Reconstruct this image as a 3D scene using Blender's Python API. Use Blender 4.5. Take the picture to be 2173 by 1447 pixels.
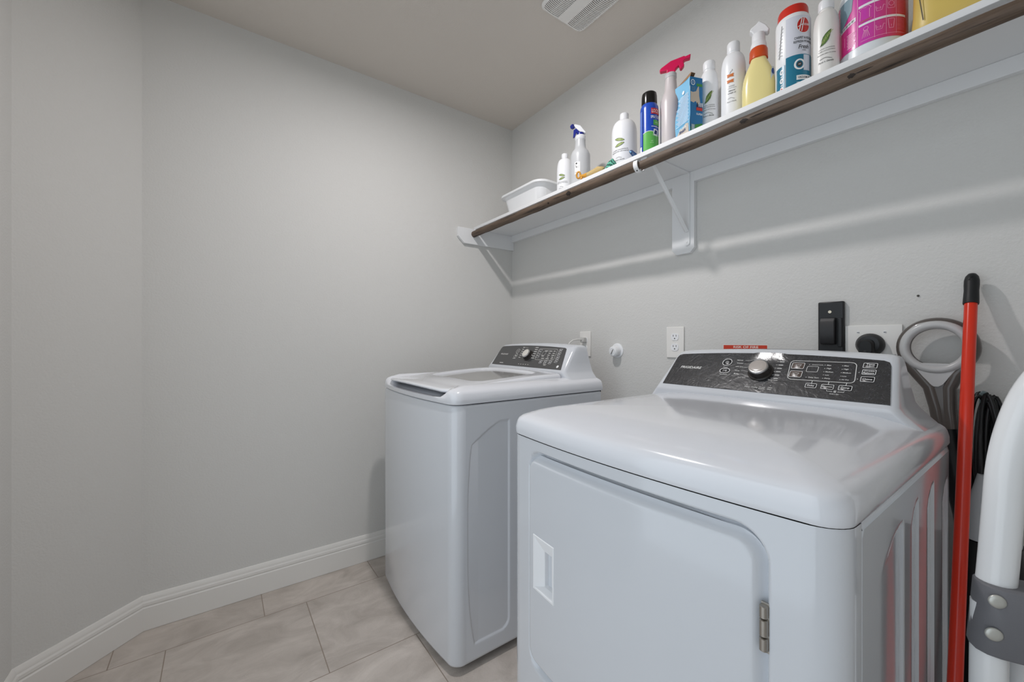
import bpy, bmesh, math, random
from math import sin, cos, pi, radians, sqrt, atan2, tan
from mathutils import Vector, Matrix

for _o in list(bpy.data.objects):
    bpy.data.objects.remove(_o, do_unlink=True)
scene = bpy.context.scene
COL = scene.collection
random.seed(7)

# ------------------------------------------------------------------ room measures (metres)
# +X runs towards the shelf wall, +Y runs along that wall away from the camera
H = 1.1023            # eye height
CEIL = 2.440
XR = 1.503            # wall with the shelf
YB = 2.072            # wall beyond the washing machine
XL, YL = -0.500, 1.8355   # where the angled wall meets the left wall
XA = -0.241           # where the angled wall meets the back wall
YF = -0.42            # wall behind the camera
ZS = 1.778            # top of the shelf

# ------------------------------------------------------------------ camera
cam_d = bpy.data.cameras.new('camera')
cam_d.sensor_width = 36.0
cam_d.lens = 36.0 * 854.0 / 2173.0
cam_d.clip_start = 0.02
cam = bpy.data.objects.new('camera', cam_d)
COL.objects.link(cam)
cam.location = (0, 0, H)
cam.rotation_euler = (radians(90), 0, radians(-35.96))
scene.camera = cam

# ------------------------------------------------------------------ light
world = bpy.data.worlds.new('world')
scene.world = world
world.use_nodes = True
wb = world.node_tree.nodes['Background']
wb.inputs[0].default_value = (0.834, 0.922, 1.0, 1)
wb.inputs[1].default_value = 1.42

ld = bpy.data.lights.new('ceiling_lamp_light', 'AREA')
ld.shape = 'DISK'
ld.size = 0.07
ld.energy = 12.3
ld.color = (1.0, 0.965, 0.965)
lo = bpy.data.objects.new('ceiling_lamp_light', ld)
COL.objects.link(lo)
lo.location = (0.60, 1.13, 2.392)

scene.view_settings.view_transform = 'Standard'
scene.view_settings.look = 'None'
scene.view_settings.exposure = 0.0
scene.view_settings.gamma = 1.0
scene.view_settings.use_curve_mapping = False
scene.cycles.max_bounces = 12
scene.cycles.diffuse_bounces = 8
scene.cycles.use_denoising = True
scene.cycles.sample_clamp_indirect = 6.0


# ------------------------------------------------------------------ materials
def lin(c):
    def f(x):
        x = x / 255.0
        return x / 12.92 if x <= 0.04045 else ((x + 0.055) / 1.055) ** 2.4
    return (f(c[0]), f(c[1]), f(c[2]), 1.0)


MATS = {}


def mat(name, rgb, rough=0.5, metal=0.0, spec=0.5, coat=0.0, trans=0.0, bump=None, var=None, emit=None, ior=1.45):
    if name in MATS:
        return MATS[name]
    m = bpy.data.materials.new(name)
    m.use_nodes = True
    nt = m.node_tree
    b = nt.nodes['Principled BSDF']
    c = lin(rgb)
    b.inputs['Base Color'].default_value = c
    b.inputs['Roughness'].default_value = rough
    b.inputs['Metallic'].default_value = metal
    b.inputs['Specular IOR Level'].default_value = spec
    b.inputs['Coat Weight'].default_value = coat
    b.inputs['Coat Roughness'].default_value = 0.08
    b.inputs['Transmission Weight'].default_value = trans
    b.inputs['IOR'].default_value = ior
    tc = nt.nodes.new('ShaderNodeTexCoord')
    if emit:
        b.inputs['Emission Color'].default_value = c
        b.inputs['Emission Strength'].default_value = emit
    if var:                                   # gentle colour variation: (scale, amount)
        n = nt.nodes.new('ShaderNodeTexNoise')
        n.inputs['Scale'].default_value = var[0]
        n.inputs['Detail'].default_value = 5
        nt.links.new(tc.outputs['Object'], n.inputs['Vector'])
        r = nt.nodes.new('ShaderNodeValToRGB')
        a = var[1]
        r.color_ramp.elements[0].color = (c[0] * (1 - a), c[1] * (1 - a), c[2] * (1 - a), 1)
        r.color_ramp.elements[1].color = (min(1, c[0] * (1 + a)), min(1, c[1] * (1 + a)), min(1, c[2] * (1 + a)), 1)
        r.color_ramp.elements[0].position = 0.3
        r.color_ramp.elements[1].position = 0.7
        nt.links.new(n.outputs['Fac'], r.inputs['Fac'])
        nt.links.new(r.outputs['Color'], b.inputs['Base Color'])
    if bump:                                  # (scale, strength, distance, detail)
        n = nt.nodes.new('ShaderNodeTexNoise')
        n.inputs['Scale'].default_value = bump[0]
        n.inputs['Detail'].default_value = bump[3] if len(bump) > 3 else 3
        nt.links.new(tc.outputs['Object'], n.inputs['Vector'])
        bp = nt.nodes.new('ShaderNodeBump')
        bp.inputs['Strength'].default_value = bump[1]
        bp.inputs['Distance'].default_value = bump[2]
        nt.links.new(n.outputs['Fac'], bp.inputs['Height'])
        nt.links.new(bp.outputs['Normal'], b.inputs['Normal'])
    MATS[name] = m
    return m


WALL = mat('wall paint', (210, 209, 206), 0.62, bump=(150, 0.6, 0.002, 4), spec=0.3)
CEILM = mat('ceiling paint', (208, 201, 193), 0.8, bump=(170, 0.3, 0.002, 3), spec=0.2)
TRIM = mat('white trim paint', (226, 224, 220), 0.35)
SHELFM = mat('white shelf paint', (228, 229, 230), 0.38)
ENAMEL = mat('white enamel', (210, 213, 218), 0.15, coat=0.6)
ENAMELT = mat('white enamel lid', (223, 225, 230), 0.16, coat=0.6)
DARKGAP = mat('dark gap', (22, 22, 24), 0.8)
BLACKP = mat('black plastic', (24, 25, 27), 0.38)
BLACKR = mat('black rubber', (20, 22, 24), 0.5)
PRINT = mat('white print', (236, 236, 236), 0.4)
CHROME = mat('brushed chrome', (200, 200, 200), 0.22, metal=1.0)
NICKEL = mat('satin nickel', (170, 165, 158), 0.35, metal=1.0)
WPLAST = mat('white plastic', (236, 237, 239), 0.32)
WPLAST2 = mat('warm white plastic', (232, 230, 226), 0.35)
GREYP = mat('grey plastic', (150, 150, 150), 0.4)


def panel_material(name, rgb, rough, scratch):
    m = bpy.data.materials.new(name)
    m.use_nodes = True
    nt = m.node_tree
    b = nt.nodes['Principled BSDF']
    b.inputs['Base Color'].default_value = lin(rgb)
    b.inputs['Roughness'].default_value = rough
    b.inputs['Coat Weight'].default_value = 0.7
    b.inputs['Coat Roughness'].default_value = 0.12
    tc = nt.nodes.new('ShaderNodeTexCoord')
    mp = nt.nodes.new('ShaderNodeMapping')
    mp.inputs['Scale'].default_value = (1, 1, 1.0)
    nt.links.new(tc.outputs['Object'], mp.inputs['Vector'])
    w = nt.nodes.new('ShaderNodeTexNoise')
    w.inputs['Scale'].default_value = 24
    w.inputs['Detail'].default_value = 6
    w.inputs['Distortion'].default_value = 3.0
    nt.links.new(mp.outputs['Vector'], w.inputs['Vector'])
    bp = nt.nodes.new('ShaderNodeBump')
    bp.inputs['Strength'].default_value = scratch
    bp.inputs['Distance'].default_value = 0.004
    nt.links.new(w.outputs['Fac'], bp.inputs['Height'])
    nt.links.new(bp.outputs['Normal'], b.inputs['Normal'])
    nt.links.new(bp.outputs['Normal'], b.inputs['Coat Normal'])
    # thin pale creases of the protective film
    v = nt.nodes.new('ShaderNodeTexNoise')
    v.inputs['Scale'].default_value = 60
    v.inputs['Detail'].default_value = 4
    v.inputs['Distortion'].default_value = 2.0
    nt.links.new(tc.outputs['Object'], v.inputs['Vector'])
    r = nt.nodes.new('ShaderNodeValToRGB')
    c = lin(rgb)
    r.color_ramp.elements[0].position = 0.485
    r.color_ramp.elements[0].color = c
    e = r.color_ramp.elements.new(0.5)
    k = 1 + 14.0 * scratch
    e.color = (min(1, c[0] * k), min(1, c[1] * k), min(1, c[2] * k), 1)
    r.color_ramp.elements[2].position = 0.515
    r.color_ramp.elements[2].color = c
    nt.links.new(v.outputs['Fac'], r.inputs['Fac'])
    nt.links.new(r.outputs['Color'], b.inputs['Base Color'])
    return m


PANEL_D = panel_material('glossy black panel under film', (40, 41, 44), 0.27, 0.20)
PANEL_W = panel_material('glossy charcoal panel', (58, 58, 59), 0.35, 0.02)


def floor_material():
    m = bpy.data.materials.new('stone look floor tile')
    m.use_nodes = True
    nt = m.node_tree
    L = nt.links.new
    b = nt.nodes['Principled BSDF']
    tc = nt.nodes.new('ShaderNodeTexCoord')
    mp = nt.nodes.new('ShaderNodeMapping')
    mp.inputs['Location'].default_value = (-0.145 + 0.452 * 10, -1.437 + 0.449 * 10, 0)
    L(tc.outputs['Object'], mp.inputs['Vector'])
    br = nt.nodes.new('ShaderNodeTexBrick')
    br.offset = 0.668
    br.offset_frequency = 2
    br.squash = 1.0
    br.inputs['Scale'].default_value = 1.0
    br.inputs['Brick Width'].default_value = 0.452
    br.inputs['Row Height'].default_value = 0.449
    br.inputs['Mortar Size'].default_value = 0.0017
    br.inputs['Mortar Smooth'].default_value = 0.1
    br.inputs['Color1'].default_value = (0.46, 0.46, 0.46, 1)
    br.inputs['Color2'].default_value = (0.54, 0.54, 0.54, 1)
    br.inputs['Mortar'].default_value = (0.33, 0.33, 0.33, 1)
    L(mp.outputs['Vector'], br.inputs['Vector'])
    # cloudy veins, stretched diagonally like a slate
    mp2 = nt.nodes.new('ShaderNodeMapping')
    mp2.inputs['Rotation'].default_value = (0, 0, radians(35))
    mp2.inputs['Scale'].default_value = (2.6, 4.4, 1)
    L(tc.outputs['Object'], mp2.inputs['Vector'])
    n1 = nt.nodes.new('ShaderNodeTexNoise')
    n1.inputs['Scale'].default_value = 2.3
    n1.inputs['Detail'].default_value = 9
    n1.inputs['Roughness'].default_value = 0.62
    n1.inputs['Distortion'].default_value = 0.8
    L(mp2.outputs['Vector'], n1.inputs['Vector'])
    r1 = nt.nodes.new('ShaderNodeValToRGB')
    r1.color_ramp.elements[0].position = 0.30
    r1.color_ramp.elements[0].color = lin((172, 163, 155))
    r1.color_ramp.elements[1].position = 0.68
    r1.color_ramp.elements[1].color = lin((205, 196, 188))
    L(n1.outputs['Fac'], r1.inputs['Fac'])
    mul = nt.nodes.new('ShaderNodeMixRGB')
    mul.blend_type = 'MULTIPLY'
    mul.inputs['Fac'].default_value = 1.0
    sc2 = nt.nodes.new('ShaderNodeMixRGB')
    sc2.blend_type = 'ADD'
    sc2.inputs['Fac'].default_value = 1.0
    sc2.inputs['Color2'].default_value = (0.5, 0.5, 0.5, 1)
    L(br.outputs['Color'], sc2.inputs['Color1'])
    L(r1.outputs['Color'], mul.inputs['Color1'])
    L(sc2.outputs['Color'], mul.inputs['Color2'])
    gm = nt.nodes.new('ShaderNodeMixRGB')
    gm.inputs['Color2'].default_value = lin((146, 133, 121))
    L(br.outputs['Fac'], gm.inputs['Fac'])
    L(mul.outputs['Color'], gm.inputs['Color1'])
    L(gm.outputs['Color'], b.inputs['Base Color'])
    b.inputs['Roughness'].default_value = 0.55
    n2 = nt.nodes.new('ShaderNodeTexNoise')
    n2.inputs['Scale'].default_value = 60
    n2.inputs['Detail'].default_value = 6
    L(mp2.outputs['Vector'], n2.inputs['Vector'])
    sub = nt.nodes.new('ShaderNodeMath')
    sub.operation = 'SUBTRACT'
    L(n2.outputs['Fac'], sub.inputs[0])
    L(br.outputs['Fac'], sub.inputs[1])
    bp = nt.nodes.new('ShaderNodeBump')
    bp.inputs['Strength'].default_value = 0.25
    bp.inputs['Distance'].default_value = 0.003
    L(sub.outputs[0], bp.inputs['Height'])
    L(bp.outputs['Normal'], b.inputs['Normal'])
    return m


def wood_material():
    m = bpy.data.materials.new('weathered brown wood')
    m.use_nodes = True
    nt = m.node_tree
    L = nt.links.new
    b = nt.nodes['Principled BSDF']
    tc = nt.nodes.new('ShaderNodeTexCoord')
    mp = nt.nodes.new('ShaderNodeMapping')
    mp.inputs['Scale'].default_value = (60, 3.2, 60)
    L(tc.outputs['Object'], mp.inputs['Vector'])
    n = nt.nodes.new('ShaderNodeTexNoise')
    n.inputs['Scale'].default_value = 1.6
    n.inputs['Detail'].default_value = 8
    n.inputs['Roughness'].default_value = 0.65
    L(mp.outputs['Vector'], n.inputs['Vector'])
    r = nt.nodes.new('ShaderNodeValToRGB')
    r.color_ramp.elements[0].position = 0.34
    r.color_ramp.elements[0].color = lin((26, 17, 11))
    e = r.color_ramp.elements.new(0.44)
    e.color = lin((82, 66, 53))
    r.color_ramp.elements[2].position = 0.72
    r.color_ramp.elements[2].color = lin((112, 95, 80))
    L(n.outputs['Fac'], r.inputs['Fac'])
    L(r.outputs['Color'], b.inputs['Base Color'])
    b.inputs['Roughness'].default_value = 0.6
    bp = nt.nodes.new('ShaderNodeBump')
    bp.inputs['Strength'].default_value = 0.5
    bp.inputs['Distance'].default_value = 0.004
    L(n.outputs['Fac'], bp.inputs['Height'])
    L(bp.outputs['Normal'], b.inputs['Normal'])
    return m


FLOORM = floor_material()
WOOD = wood_material()


# ------------------------------------------------------------------ mesh building
def sstep(a, b, x):
    if a == b:
        return 1.0 if x >= a else 0.0
    t = max(0.0, min(1.0, (x - a) / (b - a)))
    return t * t * (3 - 2 * t)


def subdiv(pts, step):
    out = [pts[0]]
    for a, b in zip(pts, pts[1:]):
        k = max(1, int(math.hypot(b[0] - a[0], b[1] - a[1]) / step))
        out += [(a[0] + (b[0] - a[0]) * i / k, a[1] + (b[1] - a[1]) * i / k) for i in range(1, k + 1)]
    return out


_TEXT = {}


def text_shape(s):
    if s in _TEXT:
        return _TEXT[s]
    cu = bpy.data.curves.new('t', 'FONT')
    cu.body = s
    cu.size = 1.0
    cu.resolution_u = 3
    cu.offset = 0.014
    ob = bpy.data.objects.new('t', cu)
    COL.objects.link(ob)
    dg = bpy.context.evaluated_depsgraph_get()
    me = bpy.data.meshes.new_from_object(ob.evaluated_get(dg))
    vs = [(v.co.x, v.co.y) for v in me.vertices]
    fs = [tuple(p.vertices) for p in me.polygons]
    bpy.data.objects.remove(ob, do_unlink=True)
    bpy.data.curves.remove(cu)
    bpy.data.meshes.remove(me)
    xs = [v[0] for v in vs]
    ys = [v[1] for v in vs]
    bb = (min(xs), max(xs), min(ys), max(ys))
    vs = [(x - (bb[0] + bb[1]) / 2, y - (bb[2] + bb[3]) / 2) for x, y in vs]
    _TEXT[s] = (vs, fs, bb[1] - bb[0], bb[3] - bb[2])
    return _TEXT[s]


class MB:
    def __init__(self):
        self.v, self.f, self.m = [], [], []

    def add(self, vs, fs, mi=0):
        o = len(self.v)
        self.v += [Vector(p) for p in vs]
        for f in fs:
            self.f.append([i + o for i in f])
            self.m.append(mi)
        return self

    def box(self, lo, hi, mi=0):
        x0, y0, z0 = lo
        x1, y1, z1 = hi
        self.add([(x0, y0, z0), (x1, y0, z0), (x1, y1, z0), (x0, y1, z0), (x0, y0, z1), (x1, y0, z1), (x1, y1, z1), (x0, y1, z1)],
                 [(0, 3, 2, 1), (4, 5, 6, 7), (0, 1, 5, 4), (1, 2, 6, 5), (2, 3, 7, 6), (3, 0, 4, 7)], mi)
        return self

    def obox(self, c, ax, ay, az, mi=0):      # oriented box: centre and three half-axis vectors
        c, ax, ay, az = Vector(c), Vector(ax), Vector(ay), Vector(az)
        p = [c + ax * sx + ay * sy + az * sz for sz in (-1, 1) for sx, sy in ((-1, -1), (1, -1), (1, 1), (-1, 1))]
        self.add(p, [(0, 3, 2, 1), (4, 5, 6, 7), (0, 1, 5, 4), (1, 2, 6, 5), (2, 3, 7, 6), (3, 0, 4, 7)], mi)
        return self

    def loft(self, rings, mi=0, cap0=True, cap1=True, closed=True):
        n = len(rings[0])
        vs = [p for r in rings for p in r]
        fs = []
        for k in range(len(rings) - 1):
            for i in range(n if closed else n - 1):
                j = (i + 1) % n
                fs.append((k * n + i, k * n + j, (k + 1) * n + j, (k + 1) * n + i))
        if cap0:
            fs.append(tuple(range(n - 1, -1, -1)))
        if cap1:
            fs.append(tuple((len(rings) - 1) * n + i for i in range(n)))
        return self.add(vs, fs, mi)

    def prism(self, poly, fmap, d0, d1, mi=0):   # poly 2-D, fmap(x, y, d) -> point
        return self.loft([[fmap(x, y, d0) for x, y in poly], [fmap(x, y, d1) for x, y in poly]], mi)

    def lathe(self, c, prof, n=36, mi=0, ax=(0, 0, 1), e1=None, sx=1.0, sy=1.0, caps=True):
        c = Vector(c)
        az = Vector(ax).normalized()
        if e1 is None:
            e1 = Vector((1, 0, 0)) if abs(az.x) < 0.9 else Vector((0, 1, 0))
        e1 = (Vector(e1) - az * Vector(e1).dot(az)).normalized()
        e2 = az.cross(e1)
        rings = [[c + az * z + e1 * (r * sx * cos(2 * pi * i / n)) + e2 * (r * sy * sin(2 * pi * i / n)) for i in range(n)] for r, z in prof]
        return self.loft(rings, mi, caps, caps)

    def tube(self, path, r, n=12, mi=0, closed=False, flat=1.0, up=None):
        path = [Vector(p) for p in path]
        m = len(path)
        rr = r if isinstance(r, (list, tuple)) else [r] * m
        rings = []
        prev = None
        for i, p in enumerate(path):
            a = path[(i - 1) % m] if (closed or i > 0) else path[0]
            b = path[(i + 1) % m] if (closed or i < m - 1) else path[-1]
            t = (b - a).normalized()
            if prev is None:
                u = Vector(up) if up else (Vector((0, 0, 1)) if abs(t.z) < 0.9 else Vector((1, 0, 0)))
            else:
                u = prev
            u = (u - t * u.dot(t)).normalized()
            prev = u
            w = t.cross(u)
            rings.append([p + u * (rr[i] * cos(2 * pi * k / n)) + w * (rr[i] * flat * sin(2 * pi * k / n)) for k in range(n)])
        if closed:
            rings.append(rings[0])
            return self.loft(rings, mi, False, False)
        return self.loft(rings, mi, True, True)

    def grid(self, us, vs, fn, mi=0, skip=None):
        pts = [fn(u, v) for v in vs for u in us]
        n = len(us)
        fs = []
        for j in range(len(vs) - 1):
            for i in range(n - 1):
                if skip and skip((us[i] + us[i + 1]) / 2, (vs[j] + vs[j + 1]) / 2):
                    continue
                fs.append((j * n + i, j * n + i + 1, (j + 1) * n + i + 1, (j + 1) * n + i))
        return self.add(pts, fs, mi)

    # flat print: everything below is laid on a surface through fmap(x, y) -> point
    def text(self, s, fmap, x, y, width=None, height=None, mi=0, skew=0.0, rot=0.0, maxw=None):
        vs, fs, w, h = text_shape(s)
        if width and height:
            kx, ky = width / w, height / h
        elif width:
            kx = ky = width / w
        else:
            kx = ky = height / h
        if maxw and w * kx > maxw:
            kx = maxw / w
        out = []
        for a, b in vs:
            a, b = (a + skew * b) * kx, b * ky
            out.append(fmap(x + a * cos(rot) - b * sin(rot), y + a * sin(rot) + b * cos(rot)))
        return self.add(out, fs, mi)

    def line(self, pts, wd, fmap, closed=False, mi=0):
        pts = subdiv(list(pts) + [pts[0]], 0.006)[:-1] if closed else subdiv(list(pts), 0.006)
        m = len(pts)
        vs = []
        for i, (x, y) in enumerate(pts):
            a = pts[(i - 1) % m] if (closed or i > 0) else pts[i]
            b = pts[(i + 1) % m] if (closed or i < m - 1) else pts[i]
            dx, dy = b[0] - a[0], b[1] - a[1]
            l = math.hypot(dx, dy) or 1
            nx, ny = -dy / l * wd / 2, dx / l * wd / 2
            vs += [fmap(x + nx, y + ny), fmap(x - nx, y - ny)]
        fs = [(2 * i, 2 * i + 1, (2 * i + 3) % (2 * m), (2 * i + 2) % (2 * m)) for i in range(m if closed else m - 1)]
        return self.add(vs, fs, mi)

    def rframe(self, x, y, w, h, r, wd, fmap, mi=0, sk=0.0):
        pts = rrect(w, h, r, 4)
        return self.line([(x + a + sk * b, y + b) for a, b in pts], wd, fmap, True, mi)

    def poly(self, pts, fmap, mi=0, rings=3):   # star-shaped polygon filled with rings so it bends with the surface
        cx = sum(p[0] for p in pts) / len(pts)
        cy = sum(p[1] for p in pts) / len(pts)
        pts = subdiv(list(pts) + [pts[0]], 0.0035)[:-1]
        n = len(pts)
        vs = [fmap(cx, cy)]
        fs = []
        for k in range(1, rings + 1):
            s = k / rings
            vs += [fmap(cx + (a - cx) * s, cy + (b - cy) * s) for a, b in pts]
        for i in range(n):
            fs.append((0, 1 + i, 1 + (i + 1) % n))
        for k in range(rings - 1):
            o, q = 1 + k * n, 1 + (k + 1) * n
            for i in range(n):
                j = (i + 1) % n
                fs.append((o + i, q + i, q + j, o + j))
        return self.add(vs, fs, mi)

    def rect(self, x0, y0, x1, y1, fmap, mi=0, n=1):
        us = [x0 + (x1 - x0) * i / n for i in range(n + 1)]
        return self.grid(us, [y0, y1], fmap, mi)

    def build(self, name, mats, parent=None, smooth=35, bevel=0.0, seg=2, fix=True):
        mats = mats if isinstance(mats, (list, tuple)) else [mats]
        org = ORIGIN.get(parent.name, Vector((0, 0, 0))) if parent else Vector((0, 0, 0))
        me = bpy.data.meshes.new(name)
        me.from_pydata([tuple(p - org) for p in self.v], [], self.f)
        for i, p in enumerate(me.polygons):
            p.material_index = self.m[i]
            p.use_smooth = True
        for m in mats:
            me.materials.append(m)
        if fix:
            bm = bmesh.new()
            bm.from_mesh(me)
            bmesh.ops.remove_doubles(bm, verts=bm.verts, dist=1e-6)
            bmesh.ops.recalc_face_normals(bm, faces=bm.faces)
            bm.to_mesh(me)
            bm.free()
        me.set_sharp_from_angle(angle=radians(smooth))
        ob = bpy.data.objects.new(name, me)
        COL.objects.link(ob)
        if bevel:
            md = ob.modifiers.new('bevel', 'BEVEL')
            md.width = bevel
            md.segments = seg
            md.limit_method = 'ANGLE'
            md.angle_limit = radians(40)
        if parent:
            ob.parent = parent
            ORIGIN[ob.name] = org
        return ob


ORIGIN = {}


def rrect(w, h, r, n=6):
    pts = []
    for cx, cy, a0 in ((w / 2 - r, h / 2 - r, 0), (-w / 2 + r, h / 2 - r, 90), (-w / 2 + r, -h / 2 + r, 180), (w / 2 - r, -h / 2 + r, 270)):
        for i in range(n + 1):
            a = radians(a0 + 90 * i / n)
            pts.append((cx + r * cos(a), cy + r * sin(a)))
    return pts


def circ(x, y, r, n=20, ry=None):
    return [(x + r * cos(2 * pi * i / n), y + (ry or r) * sin(2 * pi * i / n)) for i in range(n)]


def tag(o, label, cat, group=None, kind=None):
    o['label'] = label
    o['category'] = cat
    if group:
        o['group'] = group
    if kind:
        o['kind'] = kind
    return o


def thing(name, label, cat, loc, group=None):
    o = bpy.data.objects.new(name, None)
    o.empty_display_size = 0.05
    COL.objects.link(o)
    o.location = loc
    ORIGIN[o.name] = Vector(loc)
    return tag(o, label, cat, group)


def plane_map(P0, u, v, off=0.0):
    P0, u, v = Vector(P0), Vector(u).normalized(), Vector(v).normalized()
    n = u.cross(v)
    return lambda x, y: P0 + u * x + v * y + n * off


def cyl_map(cx, cy, z0, r, th, off=0.0):
    return lambda x, y: Vector((cx + (r + off) * cos(th + x / r), cy + (r + off) * sin(th + x / r), z0 + y))


# ------------------------------------------------------------------ the room shell
def wall(name, a, b, z0, z1, thick, label):
    """a -> b along the floor; the room lies to the right of a -> b"""
    mb = MB()
    a, b = Vector((a[0], a[1], 0)), Vector((b[0], b[1], 0))
    d = (b - a).normalized()
    n = Vector((-d.y, d.x, 0)) * thick
    mb.loft([[p + Vector((0, 0, z)) for p in (a, b, b + n, a + n)] for z in (z0, z1)])
    return tag(mb.build(name, WALL), label, 'wall', kind='structure')


mb = MB()
mb.box((XL - 0.3, YF - 0.3, -0.06), (XR + 0.15, YB + 0.15, 0.0))
tag(mb.build('floor', FLOORM), 'beige grey stone look square tile floor', 'floor', kind='structure')
mb = MB()
mb.box((XL - 0.3, YF - 0.15, CEIL), (XR + 0.15, YB + 0.15, CEIL + 0.08))
tag(mb.build('ceiling', CEILM), 'plain warm grey painted ceiling', 'ceiling', kind='structure')
wall('wall_right', (XR, YB), (XR, YF), 0, CEIL, 0.1, 'pale grey textured wall carrying the long shelf and outlets')
wall('wall_back', (XA, YB), (XR, YB), 0, CEIL, 0.1, 'wide bare pale grey wall beside the washing machine')
wall('wall_corner', (XL, YL), (XA, YB), 0, CEIL, 0.1, 'narrow angled grey wall between the bare back wall and left wall')
YO0, YO1, ZO = -0.36, 1.20, 2.30         # unseen opening added in the left wall, sized to let fill daylight in
mb = MB()
mb.box((XL - 0.1, YO1, 0), (XL, YL, CEIL))
mb.box((XL - 0.1, YF, 0), (XL, YO0, CEIL))
mb.box((XL - 0.1, YO0, ZO), (XL, YO1, CEIL))
tag(mb.build('wall_left', WALL), 'sliver of grey wall at the left edge of the photo', 'wall', kind='structure')
mb = MB()
mb.box((XL - 0.1, YF - 0.1, 0), (XR, YF, CEIL))
tag(mb.build('wall_front', WALL), 'grey wall behind the viewer', 'wall', kind='structure')


def baseboard(name, a, b, label, ea=0.0, eb=0.0):
    a, b = Vector((a[0], a[1], 0)), Vector((b[0], b[1], 0))
    d = (b - a).normalized()
    n = Vector((d.y, -d.x, 0))
    prof = [(0.0005, 0.001), (0.015, 0.001), (0.015, 0.085), (0.0118, 0.089), (0.0118, 0.0925), (0.0142, 0.0945),
            (0.0138, 0.104), (0.0105, 0.110), (0.0105, 0.116), (0.0085, 0.122), (0.0055, 0.128), (0.0005, 0.130)]
    mb = MB()
    mb.loft([[p + n * t + d * (e * t) + Vector((0, 0, z)) for t, z in prof] for p, e in ((a, ea), (b, eb))])
    return tag(mb.build(name, TRIM, smooth=25), label, 'baseboard', kind='structure')


dA = Vector((XA - XL, YB - YL)).normalized()
angA = atan2(dA.y, dA.x)
mit = tan(angA / 2)
baseboard('baseboard_back', (XA, YB), (XR - 0.003, YB), 'white moulded baseboard along the bare back wall', ea=mit)
mit2 = tan((pi / 2 - angA) / 2)
baseboard('baseboard_corner', (XL, YL), (XA, YB), 'short white baseboard under the narrow angled wall', ea=mit2, eb=-mit)
baseboard('baseboard_left', (XL, YO1), (XL, YL), 'white baseboard along the left wall', eb=-mit2)


# ------------------------------------------------------------------ appliances
def outline(xf, bow, xb, y0, y1, rc, e=0.0, back=0.0, nf=14):
    """plan outline: bowed front at low X, rounded front corners, straight sides and back; e = inset"""
    yc, w = (y0 + y1) / 2, (y1 - y0) / 2
    fx = lambda y: xf + bow * ((y - yc) / w) ** 2 + e
    a, b = y0 + e, y1 - e
    r = max(rc - e * 0.3, 0.006)
    xcA = fx(a + r) + r
    pts = []
    for i in range(9):                       # corner at low Y: from the side round to the front
        t = radians(90 * i / 8)
        pts.append((xcA - r * sin(t) + (0), a + r - r * cos(t)))
    for i in range(1, nf):
        y = a + r + (b - a - 2 * r) * i / nf
        pts.append((fx(y), y))
    for i in range(9):
        t = radians(90 - 90 * i / 8)
        pts.append((xcA - r * sin(t), b - r + r * cos(t)))
    xe = xb - e * back
    for i in range(1, 7):
        pts.append((xcA + (xe - xcA) * i / 6, b))
    for i in range(1, 6):
        pts.append((xe, b + (a - b) * i / 6))
    for i in range(0, 6):
        pts.append((xe + (xcA - xe) * i / 6, a))
    return pts


def console(parent, X0, Z0, dX, dZ, yc, xback, zdeck, hw0=0.289, bow=0.010):
    """housing with a raked front: loft of rounded rectangles"""
    mb = MB()
    rings = []
    lv = [(-0.075, 0.344, 0.0), (-0.055, 0.340, 0.0), (-0.030, 0.316, 0.0), (-0.012, 0.300, 0.0), (0.0, 0.292, 0.0), (0.35, 0.285, 0), (0.75, 0.279, 0), (0.90, 0.276, 0), (0.97, 0.273, 0.003), (1.0, 0.268, 0.008), (1.02, 0.262, 0.016)]
    for a, hw, ins in lv:
        if a < 0:
            z = Z0 + a
            xf = X0 - 0.002 if a > -0.02 else X0 + 0.004
        else:
            z = Z0 + dZ * a
            xf = X0 + dX * a
        xf += ins * 1.3
        xb = xback - ins * 1.0 - max(a, 0) * 0.02
        r = 0.018
        pts = []
        N = 18
        y0, y1 = yc - hw, yc + hw
        ring = []
        for i in range(6):
            t = radians(90 * i / 5)
            ring.append((xf + r - r * sin(t), y0 + r - r * cos(t)))
        for i in range(1, N):
            ring.append((xf, y0 + r + (2 * hw - 2 * r) * i / N))
        for i in range(6):
            t = radians(90 - 90 * i / 5)
            ring.append((xf + r - r * sin(t), y1 - r + r * cos(t)))
        for i in range(1, 4):
            ring.append((xf + r + (xb - xf - r) * i / 3, y1))
        for i in range(1, N):
            ring.append((xb, y1 - 2 * hw * i / N))
        for i in range(0, 3):
            ring.append((xb + (xf + r - xb) * i / 3, y0))
        ca = max(a, 0)
        rings.append([Vector((x + dX / dZ * bow * ca * (1 - min(1, ((y - yc) / 0.275) ** 2)) * (1 if x < (xf + xb) / 2 else 0), y, z + bow * ca * (1 - min(1, ((y - yc) / 0.275) ** 2)))) for x, y in ring])
    mb.loft(rings, 0)
    return mb.build('console_housing', ENAMEL, parent, smooth=40)


def control_panel(parent, M, bl, br, tl, tr, bowtop, material):
    """thin raked plate outlined in panel coordinates"""
    pts = [bl, br, (tr[0], tr[1] - 0.016), (tr[0] - 0.004, tr[1] - 0.005), (tr[0] - 0.014, tr[1])]
    n = 16
    xa, xb = tr[0] - 0.014, tl[0] + 0.014
    for i in range(1, n):
        x = xa + (xb - xa) * i / n
        pts.append((x, tr[1] + (tl[1] - tr[1]) * i / n + bowtop * (1 - ((2 * i / n) - 1) ** 2)))
    pts += [(tl[0] + 0.014, tl[1]), (tl[0] + 0.004, tl[1] - 0.005), (tl[0], tl[1] - 0.016)]
    mb = MB()
    mb.prism(pts, lambda x, y, d: M(d)(x, y), -0.003, 0.0016, 0)
    return mb.build('control_panel', material, parent, smooth=30)


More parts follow.
